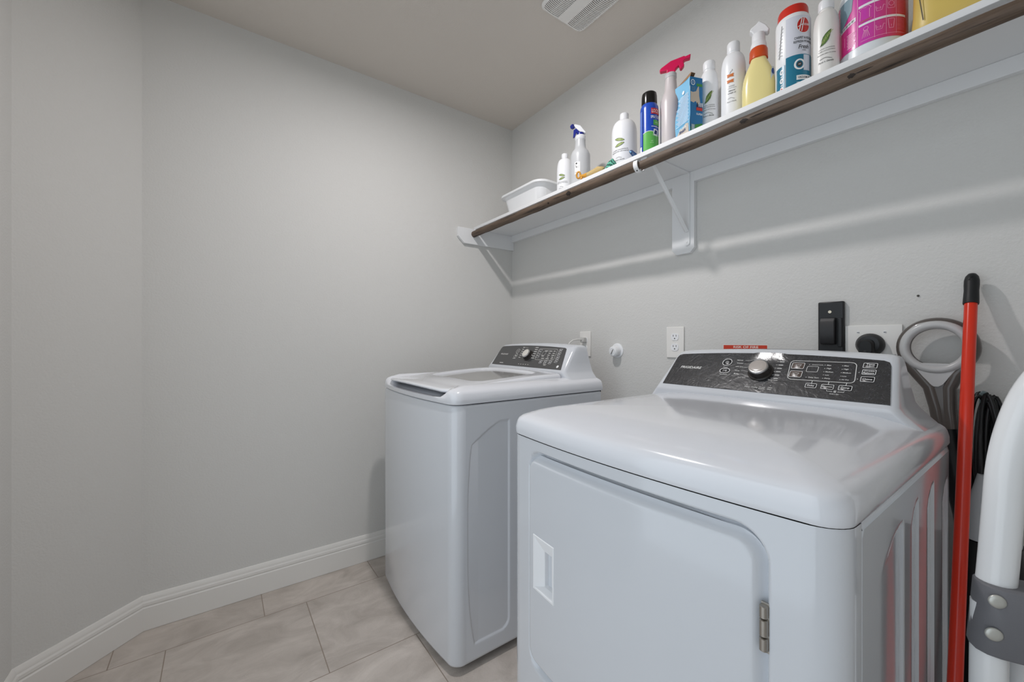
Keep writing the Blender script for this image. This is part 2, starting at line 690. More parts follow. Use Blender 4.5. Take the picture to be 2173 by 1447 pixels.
def dial(parent, M, u, v, h, R, rc, capm):
    P = M(0.0)(u, v)
    n = (M(1.0)(u, v) - P).normalized()
    mb = MB()
    mb.lathe(P, [(R, 0.0012), (R, 0.004), (R - 0.002, 0.0055), (rc + 0.004, 0.006), (rc + 0.0035, 0.009), (rc + 0.0025, h - 0.008), (rc + 0.0015, h - 0.004)], 40, 0, ax=n)
    mb.lathe(P, [(rc + 0.0018, h - 0.006), (rc + 0.0018, h - 0.002), (rc + 0.0005, h), (rc - 0.0015, h + 0.0006)], 40, 1, ax=n)
    mb.lathe(P, [(rc - 0.0015, h + 0.0004), (rc - 0.003, h + 0.0011), (rc * 0.5, h + 0.0016), (0.001, h + 0.0018)], 40, 2, ax=n)
    return mb.build('dial', [mat('dark dial body', (44, 40, 38), 0.25), CHROME, capm], parent, smooth=40)


def cabinet_body(mb, pts_fn, z0, z1):
    mb.loft([[Vector((x, y, z0)) for x, y in pts_fn(0.012)], [Vector((x, y, z0 + 0.010)) for x, y in pts_fn(0.002)], [Vector((x, y, z0 + 0.018)) for x, y in pts_fn(0.0)],
             [Vector((x, y, z1 - 0.010)) for x, y in pts_fn(0.0)], [Vector((x, y, z1 - 0.003)) for x, y in pts_fn(0.002)], [Vector((x, y, z1)) for x, y in pts_fn(0.006)]])


DECK = [(0.0, 0.0), (-0.0015, 0.004), (-0.0012, 0.018), (0.002, 0.032), (0.006, 0.039), (0.013, 0.0445), (0.026, 0.050), (0.05, 0.0590), (0.085, 0.0680), (0.12, 0.0725), (0.17, 0.0752), (0.25, 0.0765), (0.32, 0.0768)]

# ---------------- the dryer (nearer machine)
DX, DB, DBK, DY0, DY1 = 0.589, 0.024, 1.330, 0.1555, 0.8475
DZ1 = 0.868
dy = thing('clothes_dryer', 'white front-door clothes dryer nearest the camera, with scratched film on its control panel', 'dryer', (0.96, 0.5, 0.0))
dyc = (DY0 + DY1) / 2
dfx = lambda y: DX + DB * ((y - dyc) / ((DY1 - DY0) / 2)) ** 2

DOOR = (0.243, 0.772, 0.335, 0.8315)   # y0 y1 z0 z1


def rr_dist(y, z, y0, y1, z0, z1, r):
    """signed distance to a rounded rectangle, negative inside"""
    cy, cz = (y0 + y1) / 2, (z0 + z1) / 2
    qx, qz = abs(y - cy) - (y1 - y0) / 2 + r, abs(z - cz) - (z1 - z0) / 2 + r
    return math.hypot(max(qx, 0), max(qz, 0)) + min(max(qx, qz), 0) - r


# side and back cabinet
XS = 0.674                                 # seam between front panel and side
mb = MB()
mb.box((XS, DY0 + 0.010, 0.022), (DBK - 0.004, DY1 - 0.001, DZ1 - 0.002))


def side_fn(y_face, recs, depth, sgn=1):
    def fn(x, z):
        d = 0.0
        for a, b, zt, zb in recs:
            if a < x < b + 0.004:
                t = sstep(a, a + (b - a) * 0.95, x)
                t *= 1 - sstep(b - 0.001, b + 0.0035, x)
                zz = zt - 0.05 * max(0.0, 1 - (x - a) / (b - a)) ** 2
                t *= 1 - sstep(zz - 0.012, zz, z)
                t *= sstep(zb, zb + 0.012, z)
                d = max(d, t)
        return Vector((x, y_face + depth * d, z))
    return fn


recs = [(0.755, 0.895, 0.812, 0.06), (0.945, 1.010, 0.822, 0.06), (1.075, 1.152, 0.822, 0.06), (1.235, 1.305, 0.800, 0.06)]
xs = sorted(set([XS + (DBK - 0.004 - XS) * i / 70 for i in range(71)] + [v for a, b, _, _ in recs for v in (a, b - 0.002, b + 0.001, b + 0.004)]))
zs = sorted(set([0.022 + (DZ1 - 0.012 - 0.022) * i / 40 for i in range(41)] + [0.70 + 0.006 * i for i in range(25)]))
mb.grid(xs, zs, side_fn(DY0, recs, 0.0045))
mb.grid([XS, DBK - 0.004], [0, 1, 2], lambda x, k: Vector((x, DY0 + (0.0, 0.0022, 0.010)[int(k)], (DZ1 - 0.012, DZ1 - 0.003, DZ1 - 0.001)[int(k)])))
mb.grid([0.022, DZ1 - 0.012], [0, 1, 2], lambda z, k: Vector((XS + (0.0, -0.001, 0.001)[int(k)], DY0 + (0.0, 0.002, 0.010)[int(k)], z)))
mb.build('cabinet', ENAMEL, dy, smooth=30)

# front panel with a recess for the door
mb = MB()


def front_fn(y, z):
    d = rr_dist(y, z, DOOR[0] - 0.0035, DOOR[1] - 0.014, DOOR[2] - 0.0035, DOOR[3] + 0.011, 0.045)
    t = 1 - sstep(-0.010, 0.004, d)
    return Vector((dfx(y) + 0.022 * t, y, z))


ys = sorted(set([DY0 + 0.045 + (DY1 - DY0 - 0.09) * i / 60 for i in range(61)] + [DOOR[0] - 0.02 + 0.002 * i for i in range(26)] + [DOOR[1] - 0.022 + 0.0025 * i for i in range(13)]))
zs = sorted(set([0.03 + (DZ1 - 0.004 - 0.03) * i / 50 for i in range(51)] + [DOOR[3] - 0.045 + 0.002 * i for i in range(33)] + [DOOR[2] - 0.02 + 0.003 * i for i in range(16)]))
zs = [z for z in zs if z <= DZ1 - 0.004] + [DZ1 - 0.0008]
mb.grid(ys, zs, front_fn)
for s, ya in ((1, DY0), (-1, DY1)):       # rounded front corners
    pts = []
    ye = ya + s * 0.045
    xe = dfx(ye)
    for i in range(10):
        t = radians(90 * i / 9)
        pts.append((xe + 0.040 - 0.040 * cos(t) + 0.004 * sin(t), ye - s * 0.0445 * sin(t)))
    pts.append((XS - 0.0035, ya))
    pts.append((XS - 0.0025, ya + s * 0.002))
    pts.append((XS - 0.0025, ya + s * 0.012))
    mb.grid(list(range(len(pts))), [0.03, DZ1 - 0.012, DZ1 - 0.004, DZ1 - 0.0008], lambda i, z: Vector((pts[i][0], pts[i][1], z)))
mb.build('front_panel', ENAMEL, dy, smooth=40)
mb = MB()
po = lambda e: outline(DX, DB, DBK, DY0, DY1, 0.042, e)
mb.loft([[Vector((x, y, z)) for x, y in po(0.03)] for z in (0.0, 0.06)])
mb.build('plinth', DARKGAP, dy)
mb = MB()
mb.loft([[Vector((x, y, z)) for x, y in po(0.005)] for z in (DZ1 - 0.008, DZ1 + 0.002)])
mb.build('seam', DARKGAP, dy)

# door with a pocket handle
PK = (0.664, 0.738, 0.522, 0.645)
mb = MB()


def door_fn(y, z):
    d = rr_dist(y, z, *DOOR, 0.040)
    t = sstep(-0.021, 0.0, d)
    return Vector((dfx(y) - 0.001 + 0.017 * t * t, y, z))


def warp(y, z):                            # pull grid points outside the rounded corners back to the outline
    for _ in range(3):
        d = rr_dist(y, z, *DOOR, 0.040)
        if d <= 0:
            break
        cy = min(max(y, DOOR[0] + 0.04), DOOR[1] - 0.04)
        cz = min(max(z, DOOR[2] + 0.04), DOOR[3] - 0.04)
        l = math.hypot(y - cy, z - cz)
        k = max(0, (l - d)) / l if l else 1
        y, z = cy + (y - cy) * k, cz + (z - cz) * k
    return y, z


def edges(a, b, n, extra):
    base = [a + (b - a) * i / n for i in range(n + 1)]
    near = [a + 0.0035 * i for i in range(1, 13)] + [b - 0.0035 * i for i in range(1, 13)]
    return sorted(set(base + near + extra))


ys = edges(DOOR[0], DOOR[1], 36, [PK[0], PK[1]])
zs = edges(DOOR[2], DOOR[3], 30, [PK[2], PK[3]])
mb.grid(ys, zs, lambda y, z: door_fn(*warp(y, z)), skip=lambda y, z: PK[0] < y < PK[1] and PK[2] < z < PK[3])
rim = rrect(DOOR[1] - DOOR[0], DOOR[3] - DOOR[2], 0.04, 8)
yc_, zc_ = (DOOR[0] + DOOR[1]) / 2, (DOOR[2] + DOOR[3]) / 2
mb.loft([[Vector((dfx(yc_ + a) + dd, yc_ + a * k, zc_ + b * k)) for a, b in rim] for dd, k in ((0.0158, 1.0), (0.030, 0.995))], 0, False, False)
door = mb.build('door', ENAMEL, dy, smooth=40)
mb = MB()
hx = lambda y: dfx(y) - 0.001
y0, y1, z0, z1 = PK
ring = lambda a, b, c, d, dx: [Vector((hx(y) + dx, y, z)) for y, z in ((a, c), (b, c), (b, d), (a, d))]
# flat rim, then sloping walls into the cup
rr_ = [ring(y0 - 0.003, y1 + 0.003, z0 - 0.003, z1 + 0.003, 0.0005), ring(y0 - 0.002, y1 + 0.002, z0 - 0.002, z1 + 0.002, -0.0016), ring(y0 + 0.003, y1 - 0.002, z0 + 0.003, z1 - 0.002, -0.0010)]
rr_.append(ring(y0 + 0.004, y1 - 0.027, z0 + 0.010, z1 - 0.032, 0.013))
rr_.append(ring(y0 + 0.005, y1 - 0.030, z0 + 0.013, z1 - 0.035, 0.042))
mb.loft(rr_, 0, False, True)
mb.build('handle', WPLAST, door, smooth=20, bevel=0.0012)
mb = MB()
hy, hxx = 0.2435, dfx(0.2435) - 0.004
for za, zb in ((0.6785, 0.697), (0.6985, 0.722), (0.7235, 0.741)):
    mb.lathe((hxx + 0.004, hy, za), [(0.004, 0), (0.0055, 0.0012), (0.0055, zb - za - 0.0012), (0.004, zb - za)], 14)
mb.box((hxx + 0.006, hy - 0.0075, 0.676), (hxx + 0.009, hy + 0.004, 0.744))
mb.build('hinge', NICKEL, dy, smooth=40)
tag_l = dy.children[-1]
tag_l['label'] = 'metal door hinge'

# top cover
mb = MB()
rings = []
for e, h in DECK:
    rings.append([Vector((x, y, DZ1 + 0.0006 + h)) for x, y in outline(DX + 0.001, DB, DBK, DY0 + 0.0005, DY1 - 0.0005, 0.042, e, back=0.12)])
mb.loft(rings, 0)
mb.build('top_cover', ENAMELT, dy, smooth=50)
console(dy, 1.160, 0.958, 0.105, 0.109, 0.5015, 1.330, 0.95)

Lp = sqrt(0.105 ** 2 + 0.109 ** 2)
vD = (0.105 / Lp, 0, 0.109 / Lp)
MD = lambda off: plane_map((1.160, 0.5015, 0.958), (0, -1, 0), vD, off)
pan = control_panel(dy, MD, (-0.270, 0.010), (0.279, 0.008), (-0.266, 0.1385), (0.266, 0.1355), 0.0125, PANEL_D)
d_ = dial(pan, MD, 0.0025, 0.0800, 0.026, 0.032, 0.0235, mat('pearl dial cap', (176, 168, 162), 0.25, coat=0.5))
f = MD(0.0021)
mb = MB()
mb.text('FRIGIDAIRE', f, -0.2018, 0.0822, width=0.067, height=0.0095, skew=0.15)
for x, y, s, w in ((-0.0960, 0.0902, 'Power', 0.013), (-0.0938, 0.0627, 'Start/Pause', 0.021),
                   (-0.0640, 0.1198, 'Normal', 0.016), (-0.0600, 0.1082, 'Delicates', 0.017), (-0.0585, 0.0943, 'Active Wear', 0.021),
                   (-0.0600, 0.0793, 'Towels', 0.013), (-0.0575, 0.0667, 'Bulky', 0.015), (-0.0400, 0.0550, 'Sensor Cycles', 0.021), (0.0400, 0.0536, 'Manual Cycles', 0.023),
                   (-0.0158, 0.0238, 'Drying', 0.0130), (0.0032, 0.0238, 'Cooling', 0.0150), (0.0216, 0.0262, 'Wrinkle', 0.0150), (0.0216, 0.0212, 'Release', 0.0150), (0.0406, 0.0270, 'Clean', 0.0110), (0.0406, 0.0212, 'Filter', 0.0100),
                   (0.1275, 0.1137, 'Control Lock', 0.0240), (0.1275, 0.0705, 'Delay Start', 0.0220),
                   (0.1516, 0.1138, 'Max', 0.0090), (0.1532, 0.1025, 'High', 0.0092), (0.1560, 0.0918, 'Medium', 0.0155), (0.1536, 0.0813, 'Low', 0.0080), (0.1560, 0.0703, 'Damp', 0.0115),
                   (0.1862, 0.1140, 'Max', 0.0090), (0.1872, 0.1027, 'High', 0.0092), (0.1906, 0.0917, 'Medium', 0.0155), (0.1880, 0.0806, 'Low', 0.0080), (0.1910, 0.0696, 'Air Dry', 0.0140),
                   (0.1786, 0.0240, 'Hold 3 Sec', 0.0180)):
    mb.text(s, f, x, y, width=w)
for x, y in ((0.1100, 0.1137), (0.1120, 0.0705), (0.1432, 0.1138), (0.1445, 0.1025), (0.1450, 0.0918), (0.1460, 0.0813), (0.1470, 0.0703),
             (0.1785, 0.1140), (0.1795, 0.1027), (0.1800, 0.0917), (0.1812, 0.0806), (0.1812, 0.0696), (0.2128, 0.0949), (0.2133, 0.0745),
             (-0.0180, 0.0320), (0.0020, 0.0320), (0.0210, 0.0330), (0.0400, 0.0335)):
    mb.rect(x - 0.0011, y - 0.0006, x + 0.0011, y + 0.0006, f)
for k in range(6):                          # short legend lines right of the dial
    y = 0.1195 - 0.012 * k
    mb.rect(0.0335, y - 0.0004, 0.0385, y + 0.0004, f)
    mb.rect(0.0400, y - 0.0011, 0.0510, y + 0.0011, f)
for k in range(5):
    y = 0.1195 - 0.0132 * k
    mb.line([(-0.049, y), (-0.040, y), (-0.030, y - (k - 1.5) * 0.0014)], 0.0007, f)
mb.rframe(0.1378, 0.0931, 0.1385, 0.0645, 0.010, 0.0014, f, 0, sk=-0.09)
mb.line([(0.1277, 0.0608), (0.1277, 0.0510)], 0.0011, f)
mb.line([(0.1616, 0.0608), (0.1616, 0.0512)], 0.0011, f)
mb.line([(0.1958, 0.0608), (0.1958, 0.0512)], 0.0011, f)
mb.line([(0.1615, 0.0345), (0.1625, 0.0315), (0.1735, 0.0312)], 0.0011, f)
mb.line([(0.1960, 0.0345), (0.1950, 0.0315), (0.1835, 0.0312)], 0.0011, f)
mb.line(circ(0.1785, 0.0330, 0.0020, 12), 0.0008, f, True)
mb.rect(0.1763, 0.0292, 0.1807, 0.0320, f)
mb.rframe(0.1193, 0.0985, 0.0240, 0.0185, 0.003, 0.0010, f)
mb.build('printed_markings', mat('faded white print', (226, 226, 224), 0.45), pan, fix=False)


# film flap added at the top edge, tilted to catch the lamp's glare
def film(u, v):
    w = sstep(-0.050, -0.015, u) * (1 - sstep(0.040, 0.075, u))
    q = max(0.0, v - 0.118)
    return MD(0.0019 + w * (min(q, 0.012) ** 2 / 0.024 + max(0.0, q - 0.012)) * 0.185)(u, v)


mb = MB()
us = [-0.050 + 0.125 * i / 40 for i in range(41)]
mb.grid(us, [0.0, 0.2, 0.4, 0.6, 0.7, 0.8, 0.9, 1.0], lambda u, k: film(u, 0.112 + (0.0365 - 4.4 * (u - 0.0) ** 2 * 0.2) * k))
mb.build('glare_flap', PANEL_D, pan, smooth=60, fix=False)


def button(parent, M, u, v, w, h, r, lines, tw, fr=0.0011, ring=True):
    mb = MB()
    pts = [(u + a, v + b) for a, b in rrect(w, h, r, 6)]
    mb.loft([[M(d)(u + (a - u) * k, v + (b - v) * k) for a, b in pts] for d, k in ((0.001, 1.0), (0.0024, 1.0), (0.0028, 0.96))], 0)
    if ring:
        mb.line(pts, fr, M(0.0030), True, 1)
    for s, dv in lines:
        mb.text(s, M(0.0032), u, v + dv, width=tw, mi=1)
    return mb, mb


BTN = mat('black button', (34, 34, 36), 0.3)
for u, v, w, h, r, lines, tw in ((0.1280, 0.0437, 0.0225, 0.0132, 0.002, [('Delay', 0)], 0.0150), (0.1616, 0.0437, 0.0242, 0.0140, 0.002, [('Dryness', 0)], 0.0200), (0.1958, 0.0440, 0.0245, 0.0138, 0.002, [('Temp', 0)], 0.0160),
                                 (0.2300, 0.1172, 0.0250, 0.0150, 0.002, [('Time', 0.0032), ('Adjust', -0.0030)], 0.0155), (0.2308, 0.0966, 0.0240, 0.0150, 0.002, [('Wrinkle', 0.0034), ('Release', -0.0030)], 0.0195), (0.2313, 0.0747, 0.0240, 0.0150, 0.002, [('Chime', 0)], 0.0175)):
    mb, _ = button(pan, MD, u, v, w, h, r, lines, tw)
    mb.build('button', [BTN, PRINT], pan, smooth=40)
for u, v in ((0.0860, 0.1075), (0.0870, 0.0785)):
    mb, _ = button(pan, MD, u, v, 0.0275, 0.0205, 0.003, [], 0)
    g = MD(0.0032)
    mb.line([(u - 0.006, v + 0.003), (u - 0.001, v - 0.003), (u + 0.005, v - 0.001), (u + 0.007, v + 0.004), (u + 0.001, v + 0.004)], 0.0010, g, True, 1)
    mb.rect(u - 0.006, v - 0.0075, u + 0.006, v - 0.0062, g, 1)
    mb.build('button', [mat('bronze button', (92, 80, 74), 0.25), PRINT], pan, smooth=40)
for u, v, w, h in ((-0.0972, 0.1092, 0.0255, 0.0265), (-0.0938, 0.0760, 0.0275, 0.0165)):
    mb, _ = button(pan, MD, u, v, w, h, min(w, h) / 2 - 0.0001, [], 0, 0.0016)
    g = MD(0.0032)
    if h > 0.02:
        mb.line(circ(u, v, 0.0042, 16), 0.0008, g, True, 1)
        mb.rect(u - 0.0005, v - 0.0015, u + 0.0005, v + 0.0025, g, 1)
    else:
        mb.line([(u - 0.005, v - 0.003), (u - 0.005, v + 0.003), (u + 0.001, v)], 0.0009, g, True, 1)
        mb.rect(u + 0.002, v - 0.003, u + 0.003, v + 0.003, g, 1)
        mb.rect(u + 0.0042, v - 0.003, u + 0.0052, v + 0.003, g, 1)
    mb.build('button', [BTN, PRINT], pan, smooth=40)

# ---------------- the washing machine (far machine)
WX, WB, WBK, WY0, WY1 = 0.590, 0.026, 1.325, 1.167, 1.862
WZ1 = 0.889
wyc = (WY0 + WY1) / 2
ws = thing('washing_machine', 'white top-loading washing machine with glass lid against the far corner', 'washing machine', (0.96, 1.512, 0.0))
mb = MB()
wo = lambda e: [(x, y + (0.009 if x > 0.69 and y < WY0 + 0.02 else 0)) for x, y in outline(WX, WB, WBK, WY0, WY1, 0.042, e)]
cabinet_body(mb, wo, 0.020, WZ1)
wrec = [(0.690, 0.850, 0.818, 0.088)]
xs = sorted(set([0.690 + (WBK - 0.690) * i / 60 for i in range(61)] + [0.690 + 0.003 * i for i in range(62)]))
zs = sorted(set([0.038 + (WZ1 - 0.010 - 0.038) * i / 50 for i in range(51)] + [0.74 + 0.004 * i for i in range(24)] + [0.08 + 0.004 * i for i in range(10)]))


def wside(x, z):
    xl = 0.668 + 0.024 * abs((z - 0.45) / 0.36) ** 3        # the pressed field bows out to the front
    zt = 0.822 - 0.075 * max(0.0, (0.800 - x) / 0.125) ** 1.3
    d = max(rr_dist(x, z, 0.60, 0.834, 0.086, 0.90, 0.035), xl - x, (z - zt) * 0.85)
    t = 1 - sstep(-0.0035, 0.0035, d)
    return Vector((x, WY0 + 0.0045 * t, z))


xs = sorted(set([0.6585 + 0.0025 * i for i in range(78)] + [0.86 + (WBK - 0.01 - 0.86) * i / 12 for i in range(13)]))
mb.grid(xs, zs, wside)
XW0 = 0.6585
mb.grid([XW0, WBK - 0.01], [0, 1, 2, 3], lambda x, k: Vector((x, WY0 + (0.0, 0.002, 0.006, 0.012)[int(k)], (WZ1 - 0.010, WZ1 - 0.003, WZ1 - 0.0005, WZ1 - 0.0004)[int(k)])))
mb.grid([XW0, WBK - 0.01], [0, 1, 2], lambda x, k: Vector((x, WY0 + (0.0, 0.002, 0.012)[int(k)], (0.038, 0.030, 0.0205)[int(k)])))
mb.build('cabinet', ENAMEL, ws, smooth=40)
for x, y in ((0.68, 1.22), (0.68, 1.81), (1.27, 1.22), (1.27, 1.81)):
    mb = MB()
    mb.lathe((x, y, 0), [(0.018, 0), (0.018, 0.012), (0.008, 0.014), (0.008, 0.024)], 16)
    mb.build('foot', BLACKR, ws)
mb = MB()
mb.loft([[Vector((x, y, z)) for x, y in outline(WX, WB, WBK, WY0, WY1, 0.042, 0.008)] for z in (WZ1 - 0.004, WZ1 + 0.003)])
mb.build('seam', DARKGAP, ws)

# top deck with a scoop under the lid lip
LY0, LY1 = 1.232, 1.800
mb = MB()
rings = []
for e, h in DECK[:8] + [(0.062, 0.0600), (0.075, 0.0620)]:
    r = []
    for x, y in outline(WX - 0.001, WB, WBK, WY0 + 0.0005, WY1 - 0.0005, 0.042, e, back=0.12):
        k = sstep(LY0 - 0.012, LY0 + 0.035, y) * (1 - sstep(LY1 - 0.035, LY1 + 0.012, y)) * (1 - sstep(1.15, 1.20, x))
        zz = h - max(0.0, h - (0.0165 if e < 0.02 else 0.0165 + min(0.0105, (e - 0.02) * 0.30))) * k
        r.append(Vector((x, y, WZ1 + 0.003 + zz)))
    rings.append(r)
mb.loft(rings, 0)
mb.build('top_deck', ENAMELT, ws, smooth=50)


def lid_z(x, y):
    t = (x - 0.60) / 0.54
    c = 1 - ((y - wyc) / 0.30) ** 2
    return WZ1 + 0.046 + 0.030 * sstep(0, 1, t) ** 0.8 + 0.008 * c


def lid_xf(y):
    return 0.598 + 0.020 * ((y - wyc) / 0.284) ** 2


LX1 = 1.142
WIN = (0.775, 1.095, 1.300, 1.726)      # x0 x1 y0 y1 of the glass opening


def lid_out(k, e=0.0):
    """outline of the lid in plan"""
    pts = []
    r = 0.05 - e * 0.5
    y0, y1 = LY0 + e, LY1 - e
    for i in range(9):
        t = radians(90 * i / 8)
        pts.append((lid_xf(y0 + r) + e + r - r * sin(t), y0 + r - r * cos(t)))
    for i in range(1, 16):
        y = y0 + r + (y1 - y0 - 2 * r) * i / 16
        pts.append((lid_xf(y) + e, y))
    for i in range(9):
        t = radians(90 - 90 * i / 8)
        pts.append((lid_xf(y1 - r) + e + r - r * sin(t), y1 - r + r * cos(t)))
    for i in range(1, 9):
        pts.append((lid_xf(y1 - r) + r + (LX1 - e * 0.2 - lid_xf(y1 - r) - r) * i / 8, y1))
    for i in range(1, 9):
        pts.append((LX1 - e * 0.2, y1 + (y0 - y1) * i / 9))
    for i in range(0, 8):
        pts.append((LX1 - e * 0.2 + (lid_xf(y0 + r) + r - LX1) * i / 8, y0))
    return pts


mb = MB()
o0 = lid_out(0)
win = []
wr = rrect(WIN[1] - WIN[0], WIN[3] - WIN[2], 0.035, 8)
cxw, cyw = (WIN[0] + WIN[1]) / 2, (WIN[2] + WIN[3]) / 2


def to_win(p, grow=0.0):
    """radial match of an outline point on the glass opening"""
    dx, dy_ = p[0] - cxw, p[1] - cyw
    a, b = (WIN[1] - WIN[0]) / 2 + grow, (WIN[3] - WIN[2]) / 2 + grow
    n_ = 7.0
    k = (abs(dx / a) ** n_ + abs(dy_ / b) ** n_) ** (-1 / n_)
    return cxw + dx * k, cyw + dy_ * k


rings = []
und = lambda x: 0.0155 + 0.026 * sstep(0.66, 0.76, x)
for e, dz in ((0.020, -1), (0.006, -0.8), (0.0, -0.45), (0.0005, -0.25), (0.005, -0.06), (0.014, 0.0)):
    rings.append([Vector((x, y, lid_z(x, y) + dz * und(x))) for x, y in lid_out(0, e)])
base = lid_out(0, 0.014)
for k in (0.33, 0.66):
    rings.append([Vector((x + (to_win((x, y), 0.006)[0] - x) * k, y + (to_win((x, y), 0.006)[1] - y) * k, lid_z(x, y))) for x, y in base])
for gr, dz in ((0.006, 0.0), (0.002, -0.0012), (0.0, -0.004), (-0.004, -0.011)):
    rings.append([Vector((to_win(p, gr)[0], to_win(p, gr)[1], lid_z(*to_win(p, gr)) + dz)) for p in base])
mb.loft(rings, 0, False, False)
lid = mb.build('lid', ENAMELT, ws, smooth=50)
mb = MB()
mb.grid([WIN[0] - 0.003 + (WIN[1] - WIN[0] + 0.006) * i / 10 for i in range(11)], [WIN[2] - 0.003 + (WIN[3] - WIN[2] + 0.006) * i / 10 for i in range(11)], lambda x, y: Vector((x, y, lid_z(x, y) - 0.010)))
mb.build('lid_glass', mat('grey tinted lid glass', (150, 149, 147), 0.12, coat=0.5), lid, smooth=60)
console(ws, 1.1515, 0.9745, 0.0825, 0.1065, 1.512, 1.318, 0.97)

Lw = sqrt(0.0825 ** 2 + 0.1065 ** 2)
vW = (0.0825 / Lw, 0, 0.1065 / Lw)
MW = lambda off: plane_map((1.1515, 1.512, 0.9745), (0, -1, 0), vW, off)
wpan = control_panel(ws, MW, (-0.262, 0.010), (0.267, 0.007), (-0.264, 0.126), (0.236, 0.122), 0.0085, PANEL_W)
dial(wpan, MW, -0.002, 0.0725, 0.024, 0.029, 0.0215, mat('ivory dial cap', (214, 211, 204), 0.3))
f = MW(0.0021)
mb = MB()
mb.text('FRIGIDAIRE', f, -0.2020, 0.0755, width=0.063, height=0.0085, skew=0.15)
mb.rect(-0.199, 0.0200, -0.168, 0.0232, f)
mb.line(circ(-0.1028, 0.0967, 0.0125, 20), 0.0016, f, True)
mb.line(circ(-0.1028, 0.0967, 0.0045, 16), 0.0012, f, True)
mb.line(circ(-0.0980, 0.0680, 0.0125, 20), 0.0014, f, True)
mb.poly(circ(-0.0980, 0.0680, 0.0048, 12), f)
mb.rect(-0.111, 0.0500, -0.088, 0.0522, f)
for k in range(6):
    y = 0.1205 - 0.0122 * k
    mb.rect(-0.079 + 0.002 * k, y - 0.0016, -0.064 + 0.002 * k, y + 0.0016, f)
    mb.rect(0.0200 + 0.002 * k, y - 0.0018, 0.0410 + 0.002 * k, y + 0.0018, f)
mb.line([(-0.060, 0.1205), (-0.035, 0.1175)], 0.0009, f)
mb.line([(0.012, 0.1175), (0.020, 0.1200)], 0.0009, f)
mb.rframe(0.1213, 0.0828, 0.1290, 0.0625, 0.008, 0.0013, f, 0, sk=-0.18)
mb.rframe(0.1025, 0.0885, 0.0215, 0.0225, 0.003, 0.0012, f)
for (x, y, w) in ((0.1120, 0.1028, 0.022), (0.1400, 0.1022, 0.022), (0.1660, 0.1022, 0.013), (0.1400, 0.0900, 0.014), (0.1680, 0.0900, 0.014), (0.1400, 0.0790, 0.015), (0.1700, 0.0790, 0.018),
                  (0.1420, 0.0690, 0.010), (0.1720, 0.0690, 0.012), (0.1130, 0.0605, 0.020), (0.1440, 0.0600, 0.021), (0.1750, 0.0600, 0.016), (0.1040, 0.0730, 0.016)):
    mb.rect(x - w / 2, y - 0.0016, x + w / 2, y + 0.0016, f)
for k in range(5):
    mb.rect(-0.0410 + 0.0180 * k, 0.0200, -0.0330 + 0.0180 * k, 0.0222, f)
for x in (0.1150, 0.1460, 0.1770):
    mb.line([(x, 0.0515), (x, 0.0460)], 0.0010, f)
mb.rect(0.138, 0.0290, 0.162, 0.0300, f)
mb.rect(0.142, 0.0235, 0.158, 0.0260, f)
mb.build('printed_markings', mat('grey white print', (212, 211, 208), 0.45), wpan, fix=False)
for u, v, w, h in ((0.0696, 0.0980, 0.0200, 0.0200), (0.0726, 0.0720, 0.0200, 0.0200), (0.1147, 0.0392, 0.0185, 0.0135), (0.1464, 0.0400, 0.0185, 0.0145), (0.1785, 0.0395, 0.0190, 0.0140),
                   (0.2034, 0.1072, 0.0190, 0.0140), (0.2056, 0.0876, 0.0190, 0.0150), (0.2100, 0.0675, 0.0190, 0.0140), (0.2130, 0.0490, 0.0190, 0.0150)):
    mb, _ = button(wpan, MW, u, v, w, h, 0.002, [], 0, 0.0012)
    mb.rect(u - w * 0.28, v - 0.0015, u + w * 0.28, v + 0.0015, MW(0.0032), 1)
    mb.build('button', [mat('charcoal button', (52, 52, 53), 0.35), PRINT], wpan, smooth=40)
mb = MB()
mb.poly(circ(0.2384, 0.0216, 0.0068, 20), MW(0.0022))
mb.build('badge', PRINT, wpan, fix=False)

# ------------------------------------------------------------------ shelf, rods, bracket
SX = 1.222
sh = thing('wall_shelf', 'long white wall shelf holding the row of cleaning bottles', 'shelf', (1.36, 0.56, 1.764))
mb = MB()
mb.box((SX, YF + 0.002, ZS - 0.0165), (XR - 0.001, YB - 0.001, ZS))
mb.build('shelf_board', SHELFM, sh, bevel=0.001)
mb = MB()
mb.box((XR - 0.019, YF + 0.002, ZS - 0.0165 - 0.040), (XR - 0.0005, YB - 0.02, ZS - 0.0167))
mb.build('wall_cleat', SHELFM, sh, bevel=0.001)
mb = MB()
mb.prism([(1.108, 1.7615), (1.108, 1.710), (1.148, 1.672), (XR - 0.0005, 1.672), (XR - 0.0005, 1.7613)], lambda x, z, d: Vector((x, d, z)), YB - 0.0195, YB - 0.0005)
mb.build('end_cleat', SHELFM, sh, bevel=0.001)


KNOT = mat('dark wood knot', (30, 20, 14), 0.7)


def rod(name, ya, yb, X, z, r, label, knots):
    mb = MB()
    n = 40
    random.seed(int(ya * 100) + 5)
    path = [(X, ya + (yb - ya) * i / n, z + 0.0007 * sin(i * 0.9)) for i in range(n + 1)]
    mb.tube(path, [r * (1 + 0.02 * sin(i * 1.7)) for i in range(n + 1)], 20)
    ob = tag(mb.build(name, WOOD, smooth=60), label, 'rod', 'wooden hanging rods under the shelf')
    for yk, al, w, h in knots:
        mb = MB()
        pts = [(w * cos(2 * pi * i / 18) * (1 + 0.18 * sin(5 * i)), h * sin(2 * pi * i / 18) * (1 + 0.2 * cos(4 * i))) for i in range(18)]
        mb.poly(pts, lambda a, b: Vector((X - r * 1.035 * cos(al + b / r), yk + a, z - r * 1.035 * sin(al + b / r))), 0, 3)
        kb = mb.build('knot', KNOT, ob, fix=False)
    return ob


